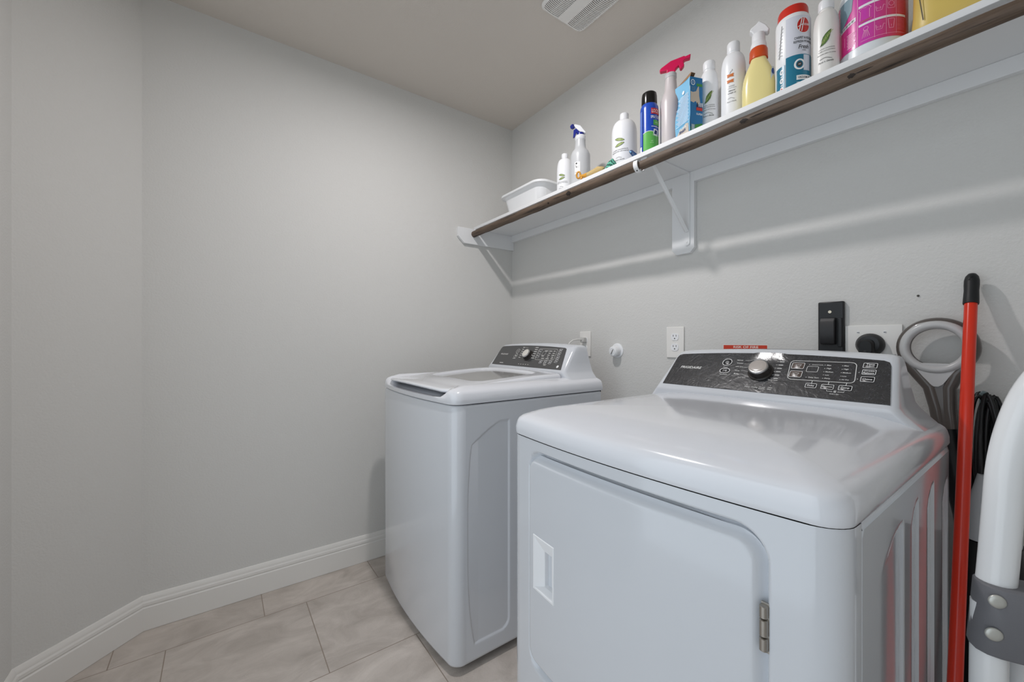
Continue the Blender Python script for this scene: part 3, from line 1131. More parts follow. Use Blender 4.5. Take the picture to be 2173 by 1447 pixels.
rod('closet_rod', 0.905, YB - 0.0198, 1.212, 1.7315, 0.0185, 'dark wooden hanging rod running from the shelf hook to the far corner', [(1.24, 0.25, 0.014, 0.010), (1.37, 0.5, 0.006, 0.004)])
rod('closet_rod', YF + 0.02, 0.888, 1.214, 1.7275, 0.0160, 'dark knotted wooden hanging rod running from the shelf hook past the right edge', [(0.537, 0.15, 0.011, 0.0055), (0.297, 0.2, 0.0075, 0.0050), (0.275, 0.16, 0.016, 0.0014), (0.50, 0.10, 0.022, 0.0016)])

br = thing('shelf_bracket', 'white metal shelf bracket with diagonal brace and rod hook on a vertical board', 'bracket', (1.49, 0.892, 1.45))
mb = MB()
y0, y1 = 0.846, 0.940
mb.prism([(y0, 1.7610), (y0, 1.466), (y0 + 0.018, 1.447), (y1 - 0.018, 1.447), (y1, 1.466), (y1, 1.7610)], lambda y, z, d: Vector((d, y, z)), XR - 0.0195, XR - 0.0005)
mb.build('backing_board', SHELFM, br, bevel=0.001)
mb = MB()
yb0, yb1 = 0.862, 0.885
# plate down the board with a rounded foot, and arm under the shelf
ycb = (yb0 + yb1) / 2
mb.prism([(yb0, 1.7612), (yb1, 1.7612)] + [(ycb + 0.0115 * cos(radians(-180 * i / 12)), 1.487 + 0.0115 * sin(radians(-180 * i / 12))) for i in range(13)], lambda y, z, d: Vector((d, y, z)), XR - 0.0240, XR - 0.0197)
mb.box((SX + 0.02, yb0, 1.7570), (XR - 0.0242, yb1, 1.7613))
mb.lathe((XR - 0.0240, (yb0 + yb1) / 2, 1.4905), [(0.0042, 0), (0.0036, 0.0016), (0.001, 0.0022)], 12, ax=(-1, 0, 0))
mb.build('bracket_plate', SHELFM, br, smooth=30)
mb = MB()
a_, b_ = Vector((XR - 0.026, (yb0 + yb1) / 2, 1.530)), Vector((SX + 0.042, (yb0 + yb1) / 2 + 0.012, 1.757))
mb.tube([a_, a_ + (b_ - a_) * 0.03, a_ + (b_ - a_) * 0.97, b_], 0.0095, 4, flat=0.75, up=(0, 1, 0.0001))
mb.build('brace', SHELFM, br, bevel=0.001)
mb = MB()
ho = []
for i in range(15):
    t = radians(-80 + 250 * i / 14)
    ho.append((1.213 - 0.0225 * sin(t) , 1.7295 - 0.0225 * cos(t)))
ho = [(1.213 + 0.0215 * cos(radians(20 - 225 * i / 16)), 1.7297 + 0.0222 * sin(radians(20 - 225 * i / 16))) for i in range(17)]
rings = []
for (x, z), (x2, z2) in zip(ho, ho[1:] + [ho[-1]]):
    dx, dz = x - 1.213, z - 1.7297
    l = math.hypot(dx, dz)
    nx, nz = dx / l, dz / l
    rings.append([Vector((x + nx * q, y, z + nz * q)) for q, y in ((0, 0.889), (0.0032, 0.889), (0.0032, 0.906), (0, 0.906))])
mb.loft(rings)
mb.box((1.232, 0.880, 1.7480), (SX + 0.034, 0.905, 1.7612))
mb.lathe((1.2005, 0.8965, 1.7095), [(0.0022, 0), (0.0022, 0.0035)], 10, 1, ax=(-0.6, 0, -0.8))
mb.build('rod_hook', [WPLAST, DARKGAP], br, smooth=40)

# ------------------------------------------------------------------ ceiling vent and lamp
vt = thing('ceiling_vent', 'white louvred exhaust fan grille on the ceiling', 'vent', (1.145, 1.12, CEIL))
VX0, VX1, VY0, VY1 = 1.028, 1.262, 1.003, 1.237
cx_, cy_ = (VX0 + VX1) / 2, (VY0 + VY1) / 2
VW = VX1 - VX0
mb = MB()
fr = lambda w, r, z: [Vector((cx_ + a, cy_ + b, z)) for a, b in rrect(w, w, r, 6)]
mb.loft([fr(VW, 0.030, CEIL - 0.001), fr(VW, 0.030, CEIL - 0.006), fr(VW - 0.006, 0.028, CEIL - 0.010), fr(VW - 0.020, 0.022, CEIL - 0.012), fr(VW - 0.026, 0.020, CEIL - 0.008)], 0, True, False)
mb.build('frame', WPLAST2, vt, smooth=40)
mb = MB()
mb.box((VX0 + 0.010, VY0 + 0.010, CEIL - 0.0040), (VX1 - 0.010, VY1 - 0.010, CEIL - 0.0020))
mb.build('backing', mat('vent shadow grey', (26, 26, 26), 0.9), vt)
mb = MB()


def vz(x):
    return CEIL - 0.0115 - 0.004 * (1 - ((x - cx_) / 0.11) ** 2)


for xa, xb in ((VX0 + 0.012, cx_ - 0.024), (cx_ + 0.024, VX1 - 0.012)):
    mb = MB()
    for k in range(30):
        y = VY0 + 0.016 + (VY1 - VY0 - 0.032) * k / 29
        pth = [xa + (xb - xa) * i / 6 for i in range(7)]
        rings = []
        for x in pth:
            yy = y + 0.004 * sin((x - xa) / (xb - xa) * pi)
            z = vz(x)
            rings.append([Vector((x, yy - 0.0017, z)), Vector((x, yy + 0.0017, z)), Vector((x, yy + 0.0017, z + 0.004)), Vector((x, yy - 0.0017, z + 0.004))])
        mb.loft(rings)
    mb.build('louvres', WPLAST2, vt, smooth=30)
mb = MB()
us = [cx_ - 0.026 + 0.052 * i / 6 for i in range(7)]
mb.grid(us, [VY0 + 0.012, VY1 - 0.012], lambda x, y: Vector((x, y, vz(x) - 0.0004)))
mb.grid(us, [VY0 + 0.012, VY1 - 0.012], lambda x, y: Vector((x, y, vz(x) + 0.004)))
for xa in (VX0 + 0.055, VX1 - 0.055):
    mb.box((xa - 0.0012, VY0 + 0.014, CEIL - 0.0125), (xa + 0.0012, VY1 - 0.014, CEIL - 0.004))
mb.build('centre_band', WPLAST2, vt)

lm = thing('ceiling_lamp', 'round white ceiling lamp above the middle of the room', 'lamp', (0.60, 1.13, CEIL))
mb = MB()
mb.lathe((0.60, 1.13, CEIL - 0.0005), [(0.085, 0), (0.085, -0.030), (0.080, -0.040), (0.070, -0.044)], 40)
mb.build('lamp_base', WPLAST, lm, smooth=40)

# ------------------------------------------------------------------ things on the shelf wall
fw = plane_map((XR, 0, 0), (0, -1, 0), (0, 0, 1), 0.0)


def wmap(off):
    return lambda y, z: Vector((XR - off, y, z))


OUT_DARK = mat('outlet slot', (40, 38, 36), 0.7)


def outlet(name, y0, y1, z0, z1, label, sockets, wsock):
    t = thing(name, label, 'outlet', (XR, (y0 + y1) / 2, (z0 + z1) / 2), 'wall outlets')
    mb = MB()
    mb.box((XR - 0.006, y0, z0), (XR - 0.0003, y1, z1))
    yc, zc = (y0 + y1) / 2, (z0 + z1) / 2
    pl = mb.build('cover_plate', WPLAST2, t, bevel=0.002)
    for zs_ in sockets:
        mb = MB()
        pts = [(yc + a, zs_ + b) for a, b in rrect(wsock, 0.029, 0.011, 5)]
        mb.loft([[Vector((XR - d, y, z)) for y, z in pts] for d in (0.005, 0.0078)])
        for dy_ in (-0.0063, 0.0063):
            mb.rect(yc + dy_ - 0.0011, zs_ + 0.001, yc + dy_ + 0.0011, zs_ + 0.0085, wmap(0.0081), 1)
        mb.poly(circ(yc, zs_ - 0.0065, 0.0026, 10), wmap(0.0081), 1, 1)
        mb.build('socket', [WPLAST, OUT_DARK], t, smooth=30)
    mb = MB()
    mb.lathe((XR - 0.006, yc, zc), [(0.0028, 0), (0.0022, 0.0011)], 10, ax=(-1, 0, 0))
    mb.build('screw', WPLAST, t)
    return t


o2 = outlet('wall_outlet', 0.897, 0.974, 1.034, 1.160, 'white duplex wall outlet with nothing plugged in, left of the dryer panel', (1.1190, 1.0770), 0.033)
o1 = outlet('wall_outlet', 1.397, 1.470, 1.024, 1.150, 'white wall outlet with a plug and cord in it, behind the washing machine', (1.1070, 1.0650), 0.033)
pg = thing('power_plug', 'grey white plug and cord of the washing machine', 'plug', (XR - 0.01, 1.432, 1.107))
mb = MB()
mb.box((XR - 0.030, 1.420, 1.095), (XR - 0.0085, 1.446, 1.121))
mb.build('plug_body', mat('light grey plug', (196, 195, 192), 0.4), pg, bevel=0.004)
mb = MB()
mb.tube([(XR - 0.030, 1.436, 1.109), (XR - 0.055, 1.440, 1.110), (XR - 0.080, 1.444, 1.106), (XR - 0.100, 1.447, 1.094), (XR - 0.110, 1.449, 1.076), (XR - 0.115, 1.450, 1.050), (XR - 0.117, 1.450, 1.00)], 0.0035, 10)
mb.build('cord', mat('white cord', (222, 221, 217), 0.45), pg, smooth=60)

cp = thing('pipe_cap', 'round white pipe cap on the wall between the two outlets', 'cap', (XR, 1.236, 1.052))
mb = MB()
mb.lathe((XR - 0.0005, 1.232, 1.058), [(0.034, 0), (0.034, 0.0025), (0.031, 0.004), (0.020, 0.0045)], 24, ax=(-1, 0, 0), sx=1.0)
mb.build('flange', WPLAST, cp, smooth=40)
mb = MB()
cax = Vector((-1, 0.02, -0.12)).normalized()
mb.lathe((XR - 0.004, 1.232, 1.057), [(0.0235, 0), (0.0235, 0.026), (0.0225, 0.030), (0.019, 0.032), (0.0185, 0.0335), (0.001, 0.0345)], 28, ax=cax)
mb.lathe((XR - 0.004, 1.232, 1.057), [(0.0245, 0.020), (0.0245, 0.024)], 28, ax=cax)
mb.build('cap_body', WPLAST, cp, smooth=40)
mb = MB()
cc = Vector((XR - 0.004, 1.232, 1.057)) + cax * 0.0354
mb.obox(cc, (0.0006, 0, 0), Vector((0, -0.5, 0.86)) * 0.013, Vector((0, 0.86, 0.5)) * 0.0016)
mb.build('slot', mat('slot grey', (120, 118, 115), 0.6), cp)

wl = MB()
wl.rect(0.745, 1.000, 0.594, 1.0895, wmap(0.0008), 1)
wl.rect(0.7425, 1.066, 0.5965, 1.0875, wmap(0.0012), 0)
wl.text('RISK OF FIRE', lambda x, y: Vector((XR - 0.0016, 0.6655 - x, y)), 0, 1.0808, width=0.083, height=0.0080, mi=2)
wo_ = wl.build('warning_sticker', [mat('red sticker', (200, 62, 38), 0.5), mat('white sticker', (228, 224, 220), 0.5), mat('white lettering', (240, 232, 224), 0.5)], fix=False)
tag(wo_, 'red warning sticker with white letters on the wall above the dryer panel', 'sticker')

mt = thing('wall_mount', 'black plastic holder screwed to the wall above the dryer panel', 'wall mount', (XR, 0.418, 1.15))
mb = MB()
mb.box((XR - 0.014, 0.386, 1.020), (XR - 0.0004, 0.4495, 1.2205))
mp_ = mb.build('mount_plate', BLACKP, mt, bevel=0.003)
mb = MB()
mb.prism([(XR - 0.013, 1.172), (XR - 0.026, 1.172), (XR - 0.034, 1.160), (XR - 0.034, 1.098), (XR - 0.030, 1.092), (XR - 0.013, 1.092)], lambda x, z, d: Vector((x, d, z)), 0.4035, 0.4405)
mb.build('hook', mat('worn black plastic', (38, 38, 40), 0.42), mt, bevel=0.002)
mb = MB()
mb.box((XR - 0.020, 0.3895, 1.085), (XR - 0.0135, 0.3985, 1.170))
mb.build('guide_rib', BLACKP, mt, bevel=0.001)
mb = MB()
mb.lathe((XR - 0.014, 0.4195, 1.190), [(0.0048, 0), (0.0042, 0.0016), (0.0015, 0.0016), (0.0012, 0.0006)], 14, ax=(-1, 0, 0))
mb.build('screw', mat('brass screw', (206, 196, 176), 0.3, metal=0.8), mt)

pl = thing('dryer_outlet', 'wide white wall plate behind the dryer with a large black plug', 'outlet', (XR, 0.323, 1.09))
mb = MB()
mb.box((XR - 0.006, 0.2615, 1.020), (XR - 0.0003, 0.3852, 1.1475))
mb.build('cover_plate', WPLAST2, pl, bevel=0.0015)
for y in (0.358, 0.3)[:2]:
    mb = MB()
    mb.lathe((XR - 0.006, y - 0.003, 1.127), [(0.0036, 0), (0.0030, 0.0012)], 12, ax=(-1, 0, 0))
    mb.rect(y - 0.0055, 1.1262, y - 0.0005, 1.1278, wmap(0.0075), 1)
    mb.build('screw', [WPLAST, OUT_DARK], pl)
dp = thing('dryer_plug', 'large round black plug in the wide wall plate behind the dryer', 'plug', (XR - 0.01, 0.327, 1.088))
mb = MB()
mb.lathe((XR - 0.0065, 0.327, 1.092), [(0.0315, 0), (0.0315, 0.012), (0.027, 0.020), (0.024, 0.026), (0.012, 0.028)], 32, ax=(-1, 0, 0))
mb.build('plug_base', BLACKP, dp, smooth=40)
mb = MB()
mb.loft([[Vector((XR - 0.0320 - d, 0.329 + a * k, 1.083 + b * k)) for a, b in rrect(0.034, 0.05, 0.015, 6)] for d, k in ((0.0, 1.0), (0.014, 0.95), (0.020, 0.75))])
mb.tube([(XR - 0.044, 0.329, 1.075), (XR - 0.050, 0.331, 1.05), (XR - 0.05, 0.333, 1.0)], 0.009, 10)
mb.build('plug_grip', BLACKR, dp, smooth=40)

mb = MB()
mb.lathe((XR - 0.0002, 0.232, 1.2225), [(0.0028, 0), (0.0028, 0.002), (0.0014, 0.003)], 10, ax=(-1, 0, 0))
tag(mb.build('nail', mat('dark nail', (70, 66, 62), 0.5)), 'small dark nail in the wall left of the red broom handle', 'nail')


# ------------------------------------------------------------------ bottles and boxes on the shelf
def facing(X, Y):
    return atan2(-Y, -X)


LEAF = [(-0.9, -1.0), (-0.55, -0.95), (-0.1, -0.75), (0.35, -0.35), (0.55, 0.1), (0.62, 0.55), (0.75, 1.0), (0.35, 0.80), (-0.1, 0.5), (-0.45, 0.15), (-0.62, -0.25), (-0.68, -0.65)]
GREEN = mat('leaf green print', (96, 128, 62), 0.5)
GREENL = mat('pale leaf print', (168, 184, 112), 0.5)
GREEND = mat('dark leaf print', (52, 66, 34), 0.5)
INK = mat('grey ink', (112, 112, 112), 0.5)
INKD = mat('dark ink', (60, 60, 62), 0.5)


def squiggle(x0, x1, y, a):
    return [(x0 + (x1 - x0) * i / 10, y + a * (sin(i / 10 * pi * 1.6 - 0.3) * (0.3 + 0.7 * i / 10))) for i in range(11)]


def round_bottle(name, label, X, Y, r, h, rc, hc, zsh, znk, art, group='white round supplement-style bottles', turn=0.0, m=None):
    """white bottle with a screw cap; zsh = where the shoulder starts, znk = bottom of the cap"""
    t = thing(name, label, 'bottle', (X, Y, ZS), group)
    mb = MB()
    rn = rc * 0.92
    prof = [(r * 0.80, 0.0), (r * 0.96, 0.003), (r, 0.010), (r, zsh)]
    for i in range(1, 9):
        a = pi / 2 * i / 8
        prof.append((rn + (r - rn) * cos(a) ** (0.62 if art == 'pods' else 0.85) if i < 8 else rn, zsh + (znk - 0.006 - zsh) * sin(a)))
    prof += [(rn, znk - 0.003), (rn, znk + 0.004)]
    mb.lathe((X, Y, ZS), prof, 40)
    mb.build('bottle_body', m or WPLAST, t, smooth=50)
    mb = MB()
    n = 48
    rings = []
    for rr_, z in ((rc * 0.97, znk), (rc, znk + 0.002), (rc, h - 0.003), (rc * 0.93, h)):
        rings.append([Vector((X + (rr_ * (1 - 0.018 * (i % 2))) * cos(2 * pi * i / n), Y + (rr_ * (1 - 0.018 * (i % 2))) * sin(2 * pi * i / n), ZS + z)) for i in range(n)])
    mb.loft(rings)
    mb.build('cap', WPLAST, t, smooth=50)
    th = facing(X, Y) + turn
    g = cyl_map(X, Y, ZS, r, th, 0.0009)
    g2 = cyl_map(X, Y, ZS, r, th, 0.0013)
    mb = MB()
    s = r * 0.34
    if art == 'leaf':
        s = r * 0.50
        yl = zsh * 0.80
        P = [(a * s * 0.95, yl + b * s * 1.35) for a, b in LEAF]
        mb.poly(P, g, 0)
        mb.line([(-0.9 * s, yl - 1.4 * s), (0.70 * s, yl + 1.3 * s)], 0.0009, g2, False, 2)
        for k in range(6):
            a = -0.6 + 0.24 * k
            mb.line([(a * s, yl + a * 1.45 * s), ((a + 0.12) * s, yl + (a * 1.45 + 0.45) * s)], 0.0013, g2, False, 1)
            mb.line([(a * s, yl + a * 1.45 * s), ((a + 0.42) * s, yl + (a * 1.45 + 0.30) * s)], 0.0013, g2, False, 1)
        mb.line(P, 0.0008, g2, True, 2)
        yt = yl - 1.95 * s
        mb.text('LAUNDRY DEODORIZER', g, 0.1 * s, yt, width=1.25 * r, mi=3)
        mb.text('SUPER CONCENTRATE', g, 0.1 * s, yt - 0.0060, width=1.30 * r, mi=3)
        mb.text('eliminates odors on contact', g, 0.1 * s, yt - 0.0135, width=1.45 * r, mi=4, skew=0.25)
        mb.line(squiggle(-0.5 * r, 0.45 * r, yt - 0.026, 0.0030), 0.0010, g, False, 4)
        mb.text('Pure n Gentle', g, 0, yt - 0.034, width=1.15 * r, mi=4, skew=0.3)
    elif art == 'pods':
        yl = zsh * 0.74
        x0 = -0.38 * r
        for dy_, k, inv in ((0.0075 * r / 0.04, 0.95, 1), (-0.0085 * r / 0.04, 0.92, -1)):
            P = []
            for i in range(17):
                u = -1 + 2 * i / 16
                P.append((x0 + u * 0.42 * r * k, yl + dy_ + 0.11 * r * (1 - u * u) - inv * 0.10 * r * u))
            for i in range(1, 16):
                u = 1 - 2 * i / 16
                P.append((x0 + u * 0.42 * r * k, yl + dy_ - 0.12 * r * (1 - u * u) - inv * 0.10 * r * u))
            mb.poly(P, g, 1)
            mb.line(P, 0.0010, g2, True, 2)
            for q in (-0.4, 0.0, 0.4):
                mb.line(circ(x0 + q * 0.38 * r, yl + dy_ - inv * 0.10 * r * q, 0.06 * r, 10), 0.0007, g2, True, 0)
        yt = yl - 0.62 * r
        mb.text('LAUNDRY CONCENTRATE', g, x0, yt, width=1.35 * r, mi=3)
        mb.text('fragrance free with enzymes', g, x0, yt - 0.15 * r, width=1.45 * r, mi=3, skew=0.25)
        mb.line(squiggle(x0 - 0.3 * r, x0 + 0.2 * r, yt - 0.62 * r, 0.003), 0.0009, g, False, 4)
        mb.text('Pure n Gentle', g, x0, yt - 0.80 * r, width=0.8 * r, mi=3, skew=0.3)
    elif art == 'orange':
        yl = zsh * 0.80
        x0 = -0.25 * r
        for y_ in (yl + 0.008, yl - 0.010):
            P = [(x0 + a, y_ + b) for a, b in ((-0.0095, -0.005), (0.0, -0.0035), (0.0095, -0.0055), (0.0085, 0.0005), (0.0100, 0.0052), (0.0, 0.0040), (-0.0105, 0.0060), (-0.0088, 0.0))]
            mb.poly(P, g, 5)
        mb.line([(x0 + a, yl + b) for a, b in ((-0.002, 0.014), (0.002, 0.020), (0.006, 0.023), (0.005, 0.026))], 0.0012, g, False, 3)
        yt = yl - 0.026
        mb.text('KITCHEN', g, x0 + 0.004, yt, width=0.016, mi=3)
        mb.text('ALL PURPOSE CLEANER', g, x0 + 0.004, yt - 0.006, width=0.027, mi=3)
        mb.text('Natural', g, x0 + 0.004, yt - 0.014, width=0.018, mi=4, skew=0.3)
        mb.text('orange oil', g, x0 + 0.004, yt - 0.022, width=0.022, mi=4, skew=0.3)
        mb.line(squiggle(x0 - 0.008, x0 + 0.012, yt - 0.038, 0.003), 0.0009, g, False, 3)
        mb.text('Pure n Gentle', g, x0 + 0.004, yt - 0.048, width=0.026, mi=3, skew=0.3)
        g3 = cyl_map(X, Y, ZS, r, th + 1.25, 0.0009)
        fp = MB()
        for k in range(16):
            fp.rect(-0.004, yl + 0.020 - 0.004 * k, 0.004 + 0.0018 * (k % 3), yl + 0.0215 - 0.004 * k, g3, 0)
        fp.build('fine_print', INKD, t, fix=False)
    mb.build('printed_label', [GREEN, GREENL, GREEND, INK, INKD, mat('orange print', (206, 116, 58), 0.5)], t, fix=False)
    return t


GB = 'white screw-cap bottles on the shelf'
round_bottle('cleaner_bottle', 'small white bottle with a pod drawing standing beside the white tub', 1.32, 1.394, 0.0375, 0.206, 0.0155, 0.03, 0.120, 0.186, 'pods', GB)
round_bottle('cleaner_bottle', 'large white bottle with a pod drawing left of the blue spray can', 1.355, 1.076, 0.0505, 0.262, 0.0180, 0.03, 0.175, 0.236, 'pods', GB)
round_bottle('cleaner_bottle', 'slim white bottle with a green leaf right of the torn blue box', 1.325, 0.703, 0.0281, 0.255, 0.0186, 0.03, 0.158, 0.227, 'leaf', GB, turn=-0.05)
round_bottle('cleaner_bottle', 'white bottle with orange print between the leaf bottle and yellow spray bottle', 1.335, 0.6288, 0.0350, 0.278, 0.0186, 0.03, 0.190, 0.247, 'orange', GB)
round_bottle('cleaner_bottle', 'cream white bottle with a green leaf left of the pink labelled tub', 1.30, 0.3745, 0.0279, 0.222, 0.0172, 0.03, 0.140, 0.197, 'leaf', GB, turn=0.0, m=WPLAST2)


def head_prism(mb, c, th, poly, k, thick, mi=0):
    """poly in px-like units relative to c; x runs to the right as seen from outside at azimuth th"""
    rt = Vector((-sin(th), cos(th), 0))
    dp_ = Vector((cos(th), sin(th), 0))
    c = Vector(c)
    mb.prism(poly, lambda x, y, d: c + rt * (x * k) + Vector((0, 0, 1)) * (y * k) + dp_ * d, -thick / 2, thick / 2, mi)


# clear spray bottle with a blue trigger
X_, Y_ = 1.30, 1.273
sp = thing('spray_bottle', 'translucent spray bottle with a blue and white trigger near the white tub', 'spray bottle', (X_, Y_, ZS))
mb = MB()
prof = [(0.034, 0), (0.041, 0.004), (0.0435, 0.012), (0.0435, 0.135), (0.0425, 0.150), (0.036, 0.166), (0.0265, 0.176), (0.0245, 0.184), (0.0225, 0.208), (0.0225, 0.220)]
mb.lathe((X_, Y_, ZS), prof, 40)
FROST = mat('frosted clear plastic', (214, 216, 218), 0.35, trans=0.25)
mb.build('bottle_body', FROST, sp, smooth=50)
mb = MB()
mb.lathe((X_, Y_, ZS), [(0.0205, 0.214), (0.0235, 0.217), (0.0235, 0.232), (0.0205, 0.237)], 32)
mb.build('collar', mat('clear collar', (222, 223, 226), 0.3), sp, smooth=50)
th = facing(X_, Y_)
k_ = 0.00190
mb = MB()
c0 = (X_, Y_, ZS + 0.236)
BLUE = mat('dark blue plastic', (24, 38, 132), 0.3)
mb.lathe((X_, Y_, ZS + 0.235), [(0.0155, 0), (0.0155, 0.012), (0.012, 0.016)], 24)
head_prism(mb, c0, th, [(-15.5, 15), (-9.5, 18), (-1, 8), (-3, 4), (-9, 9), (-13, -1), (-17, -2.5)], k_, 0.010)
nz = Vector((X_, Y_, ZS + 0.236)) + Vector((-sin(th), cos(th), 0)) * (-18.5 * k_) + Vector((0, 0, 23 * k_))
mb.lathe(nz - Vector((-sin(th), cos(th), 0)) * 0.004, [(0.0095, 0), (0.0105, 0.002), (0.0105, 0.011), (0.009, 0.013)], 6, ax=Vector((-sin(th), cos(th), 0)) + Vector((-cos(th), -sin(th), 0)) * -0.9)
mb.build('trigger', BLUE, sp, smooth=30, bevel=0.0006)
mb = MB()
head_prism(mb, c0, th, [(-15, 26), (-12, 27.5), (0, 23.5), (6, 15.5), (13, 6.5), (11, 4.5), (5, 8), (-1, 9), (-12, 20)], k_, 0.020)
mb.build('shroud', WPLAST, sp, smooth=30, bevel=0.002)
mb = MB()
g = cyl_map(X_, Y_, ZS, 0.0435, th - 0.12, 0.0006)
g2 = cyl_map(X_, Y_, ZS, 0.0435, th - 0.12, 0.0010)
mb.rect(-0.020, 0.052, 0.004, 0.106, g, 0, 8)
mb.poly(circ(-0.012, 0.099, 0.0040, 12), g2, 1, 2)
mb.rect(-0.016, 0.086, -0.0145, 0.093, g2, 1)
mb.poly(circ(-0.012, 0.0835, 0.0025, 10), g2, 1, 2)
mb.text('glass & surface', g2, -0.0055, 0.087, width=0.013, mi=2)
mb.text('cleaner', g2, -0.0055, 0.082, width=0.010, mi=2)
mb.rect(-0.018, 0.060, -0.012, 0.0615, g2, 2)
mb.build('label', [mat('white label', (240, 240, 240), 0.5), INKD, INK], sp, fix=False)

# amber brush with a hanging loop, lying at the shelf edge
bh = thing('scrub_brush', 'small amber handled brush with tan bristles lying at the shelf edge', 'brush', (1.25, 1.15, ZS))
AMBER = mat('amber plastic', (204, 148, 58), 0.35)
mb = MB()
mb.tube([(1.232, 1.204, ZS + 0.020), (1.235, 1.190, ZS + 0.017), (1.240, 1.174, ZS + 0.015)], [0.0050, 0.0075, 0.0120], 12)
lc = Vector((1.231, 1.2165, ZS + 0.028))
mb.tube([lc + Vector((0.6, -0.8, 0)) * (0.0080 * cos(2 * pi * i / 20)) + Vector((0, 0, 0.0135 * sin(2 * pi * i / 20))) for i in range(20)], 0.0040, 8, closed=True)
mb.tube([(1.232, 1.200, ZS + 0.012), (1.227, 1.196, ZS + 0.003)], [0.006, 0.0035], 8)
mb.build('handle', AMBER, bh, smooth=50)
mb = MB()
mb.tube([(1.240, 1.175, ZS + 0.015), (1.246, 1.150, ZS + 0.018), (1.252, 1.125, ZS + 0.022), (1.258, 1.105, ZS + 0.020), (1.260, 1.099, ZS + 0.017)], [0.011, 0.0125, 0.0155, 0.0120, 0.005], 14)
mb.build('bristle_head', mat('tan bristles', (196, 170, 116), 0.8, bump=(260, 0.8, 0.004, 4)), bh, smooth=60)

mb = MB()
random.seed(3)
gr = [[Vector((1.236 + 0.060 * i / 8, 1.040 + 0.052 * j / 8, ZS + 0.003 + 0.046 * max(0, sin(pi * (i + 0.3) / 8.6)) * max(0, sin(pi * (j + 0.4) / 8.8)) + random.uniform(-0.004, 0.004))) for i in range(9)] for j in range(9)]
mb.grid(list(range(9)), list(range(9)), lambda i, j: gr[j][i])
mb.grid([0, 8], [0, 8], lambda i, j: Vector((gr[j][i].x, gr[j][i].y, ZS + 0.0008)))


def teal_cloth():
    m = bpy.data.materials.new('teal patterned cloth')
    m.use_nodes = True
    nt = m.node_tree
    b = nt.nodes['Principled BSDF']
    tc = nt.nodes.new('ShaderNodeTexCoord')
    w = nt.nodes.new('ShaderNodeTexWave')
    w.inputs['Scale'].default_value = 26
    w.inputs['Distortion'].default_value = 5
    nt.links.new(tc.outputs['Object'], w.inputs['Vector'])
    r = nt.nodes.new('ShaderNodeValToRGB')
    r.color_ramp.interpolation = 'CONSTANT'
    r.color_ramp.elements[0].color = lin((30, 84, 72))
    r.color_ramp.elements[1].position = 0.38
    r.color_ramp.elements[1].color = lin((96, 172, 148))
    nt.links.new(w.outputs['Fac'], r.inputs['Fac'])
    nt.links.new(r.outputs['Color'], b.inputs['Base Color'])
    b.inputs['Roughness'].default_value = 0.8
    return m


tag(mb.build('cleaning_cloth', teal_cloth(), smooth=60), 'crumpled teal patterned cloth behind the amber brush', 'cloth')

# blue clip by the shelf edge
ck = thing('bag_clip', 'small dark blue clip lying at the shelf edge beside the blue spray can', 'clip', (1.245, 0.945, ZS))
mb = MB()
mb.tube([(1.236, 0.957, ZS + 0.033), (1.238, 0.953, ZS + 0.030), (1.243, 0.940, ZS + 0.012), (1.246, 0.932, ZS + 0.004)], [0.003, 0.0065, 0.0085, 0.006], 12, flat=0.45)
mb.build('jaw', mat('navy clip', (38, 66, 104), 0.35), ck, smooth=50)
mb = MB()
mb.tube([(1.2335, 0.955, ZS + 0.031), (1.2350, 0.949, ZS + 0.0235)], [0.0020, 0.0030], 10)
mb.build('pad', mat('light blue pad', (104, 160, 200), 0.4), ck, smooth=50)

# spray can
X_, Y_, r_ = 1.27, 0.896, 0.0332
cn = thing('aerosol_can', 'blue and green aerosol can with a black cap', 'spray can', (X_, Y_, ZS))
mb = MB()
mb.lathe((X_, Y_, ZS), [(r_ * 0.9, 0), (r_, 0.003), (r_, 0.006), (r_ - 0.001, 0.0075), (r_ - 0.001, 0.162), (r_ * 0.94, 0.172), (r_ * 0.82, 0.182)], 40)
CANB = mat('can blue', (22, 72, 176), 0.25, coat=0.4)
mb.build('can_body', CANB, cn, smooth=40)
mb = MB()
rc_ = 0.0272
mb.lathe((X_, Y_, ZS), [(rc_, 0.178), (rc_ + 0.0004, 0.181), (rc_ - 0.0005, 0.214), (rc_ * 0.92, 0.224), (rc_ * 0.7, 0.229), (0.002, 0.231)], 36)
mb.build('cap', mat('glossy black cap', (18, 17, 16), 0.18), cn, smooth=40)
th = facing(X_, Y_)
rb = r_ - 0.001
g = cyl_map(X_, Y_, ZS, rb, th, 0.0006)
g2 = cyl_map(X_, Y_, ZS, rb, th, 0.0011)
g3 = cyl_map(X_, Y_, ZS, rb, th, 0.0015)
mb = MB()
nn = 14
us = [-0.022 + 0.062 * i / nn for i in range(nn + 1)]
mb.grid(us, [0, 1], lambda x, k: g(x, 0.009 if k == 0 else 0.066 + 0.010 * (1 - ((x - 0.000) / 0.03) ** 2)), 0)
mb.line([(x, 0.066 + 0.010 * (1 - ((x) / 0.03) ** 2)) for x in us], 0.0018, g2, False, 1)
mb.rect(0.006, 0.137, 0.048, 0.158, g, 2, 10)
mb.text('LOCTITE', g2, 0.0275, 0.1475, width=0.038, height=0.0125, mi=1, skew=0.1)
mb.text('SPRAY ADHESIVE', g2, 0.031, 0.126, width=0.052, height=0.0100, mi=1)
mb.rect(0.014, 0.097, 0.046, 0.116, g, 0, 8)
mb.text('GENERAL', g2, 0.030, 0.1065, width=0.022, mi=3)
mb.line([(0.007, 0.0925), (0.050, 0.0905)], 0.0022, g, False, 1)
mb.poly([(0.012, 0.060), (0.031, 0.057), (0.036, 0.080), (0.016, 0.084)], g, 1, 3)
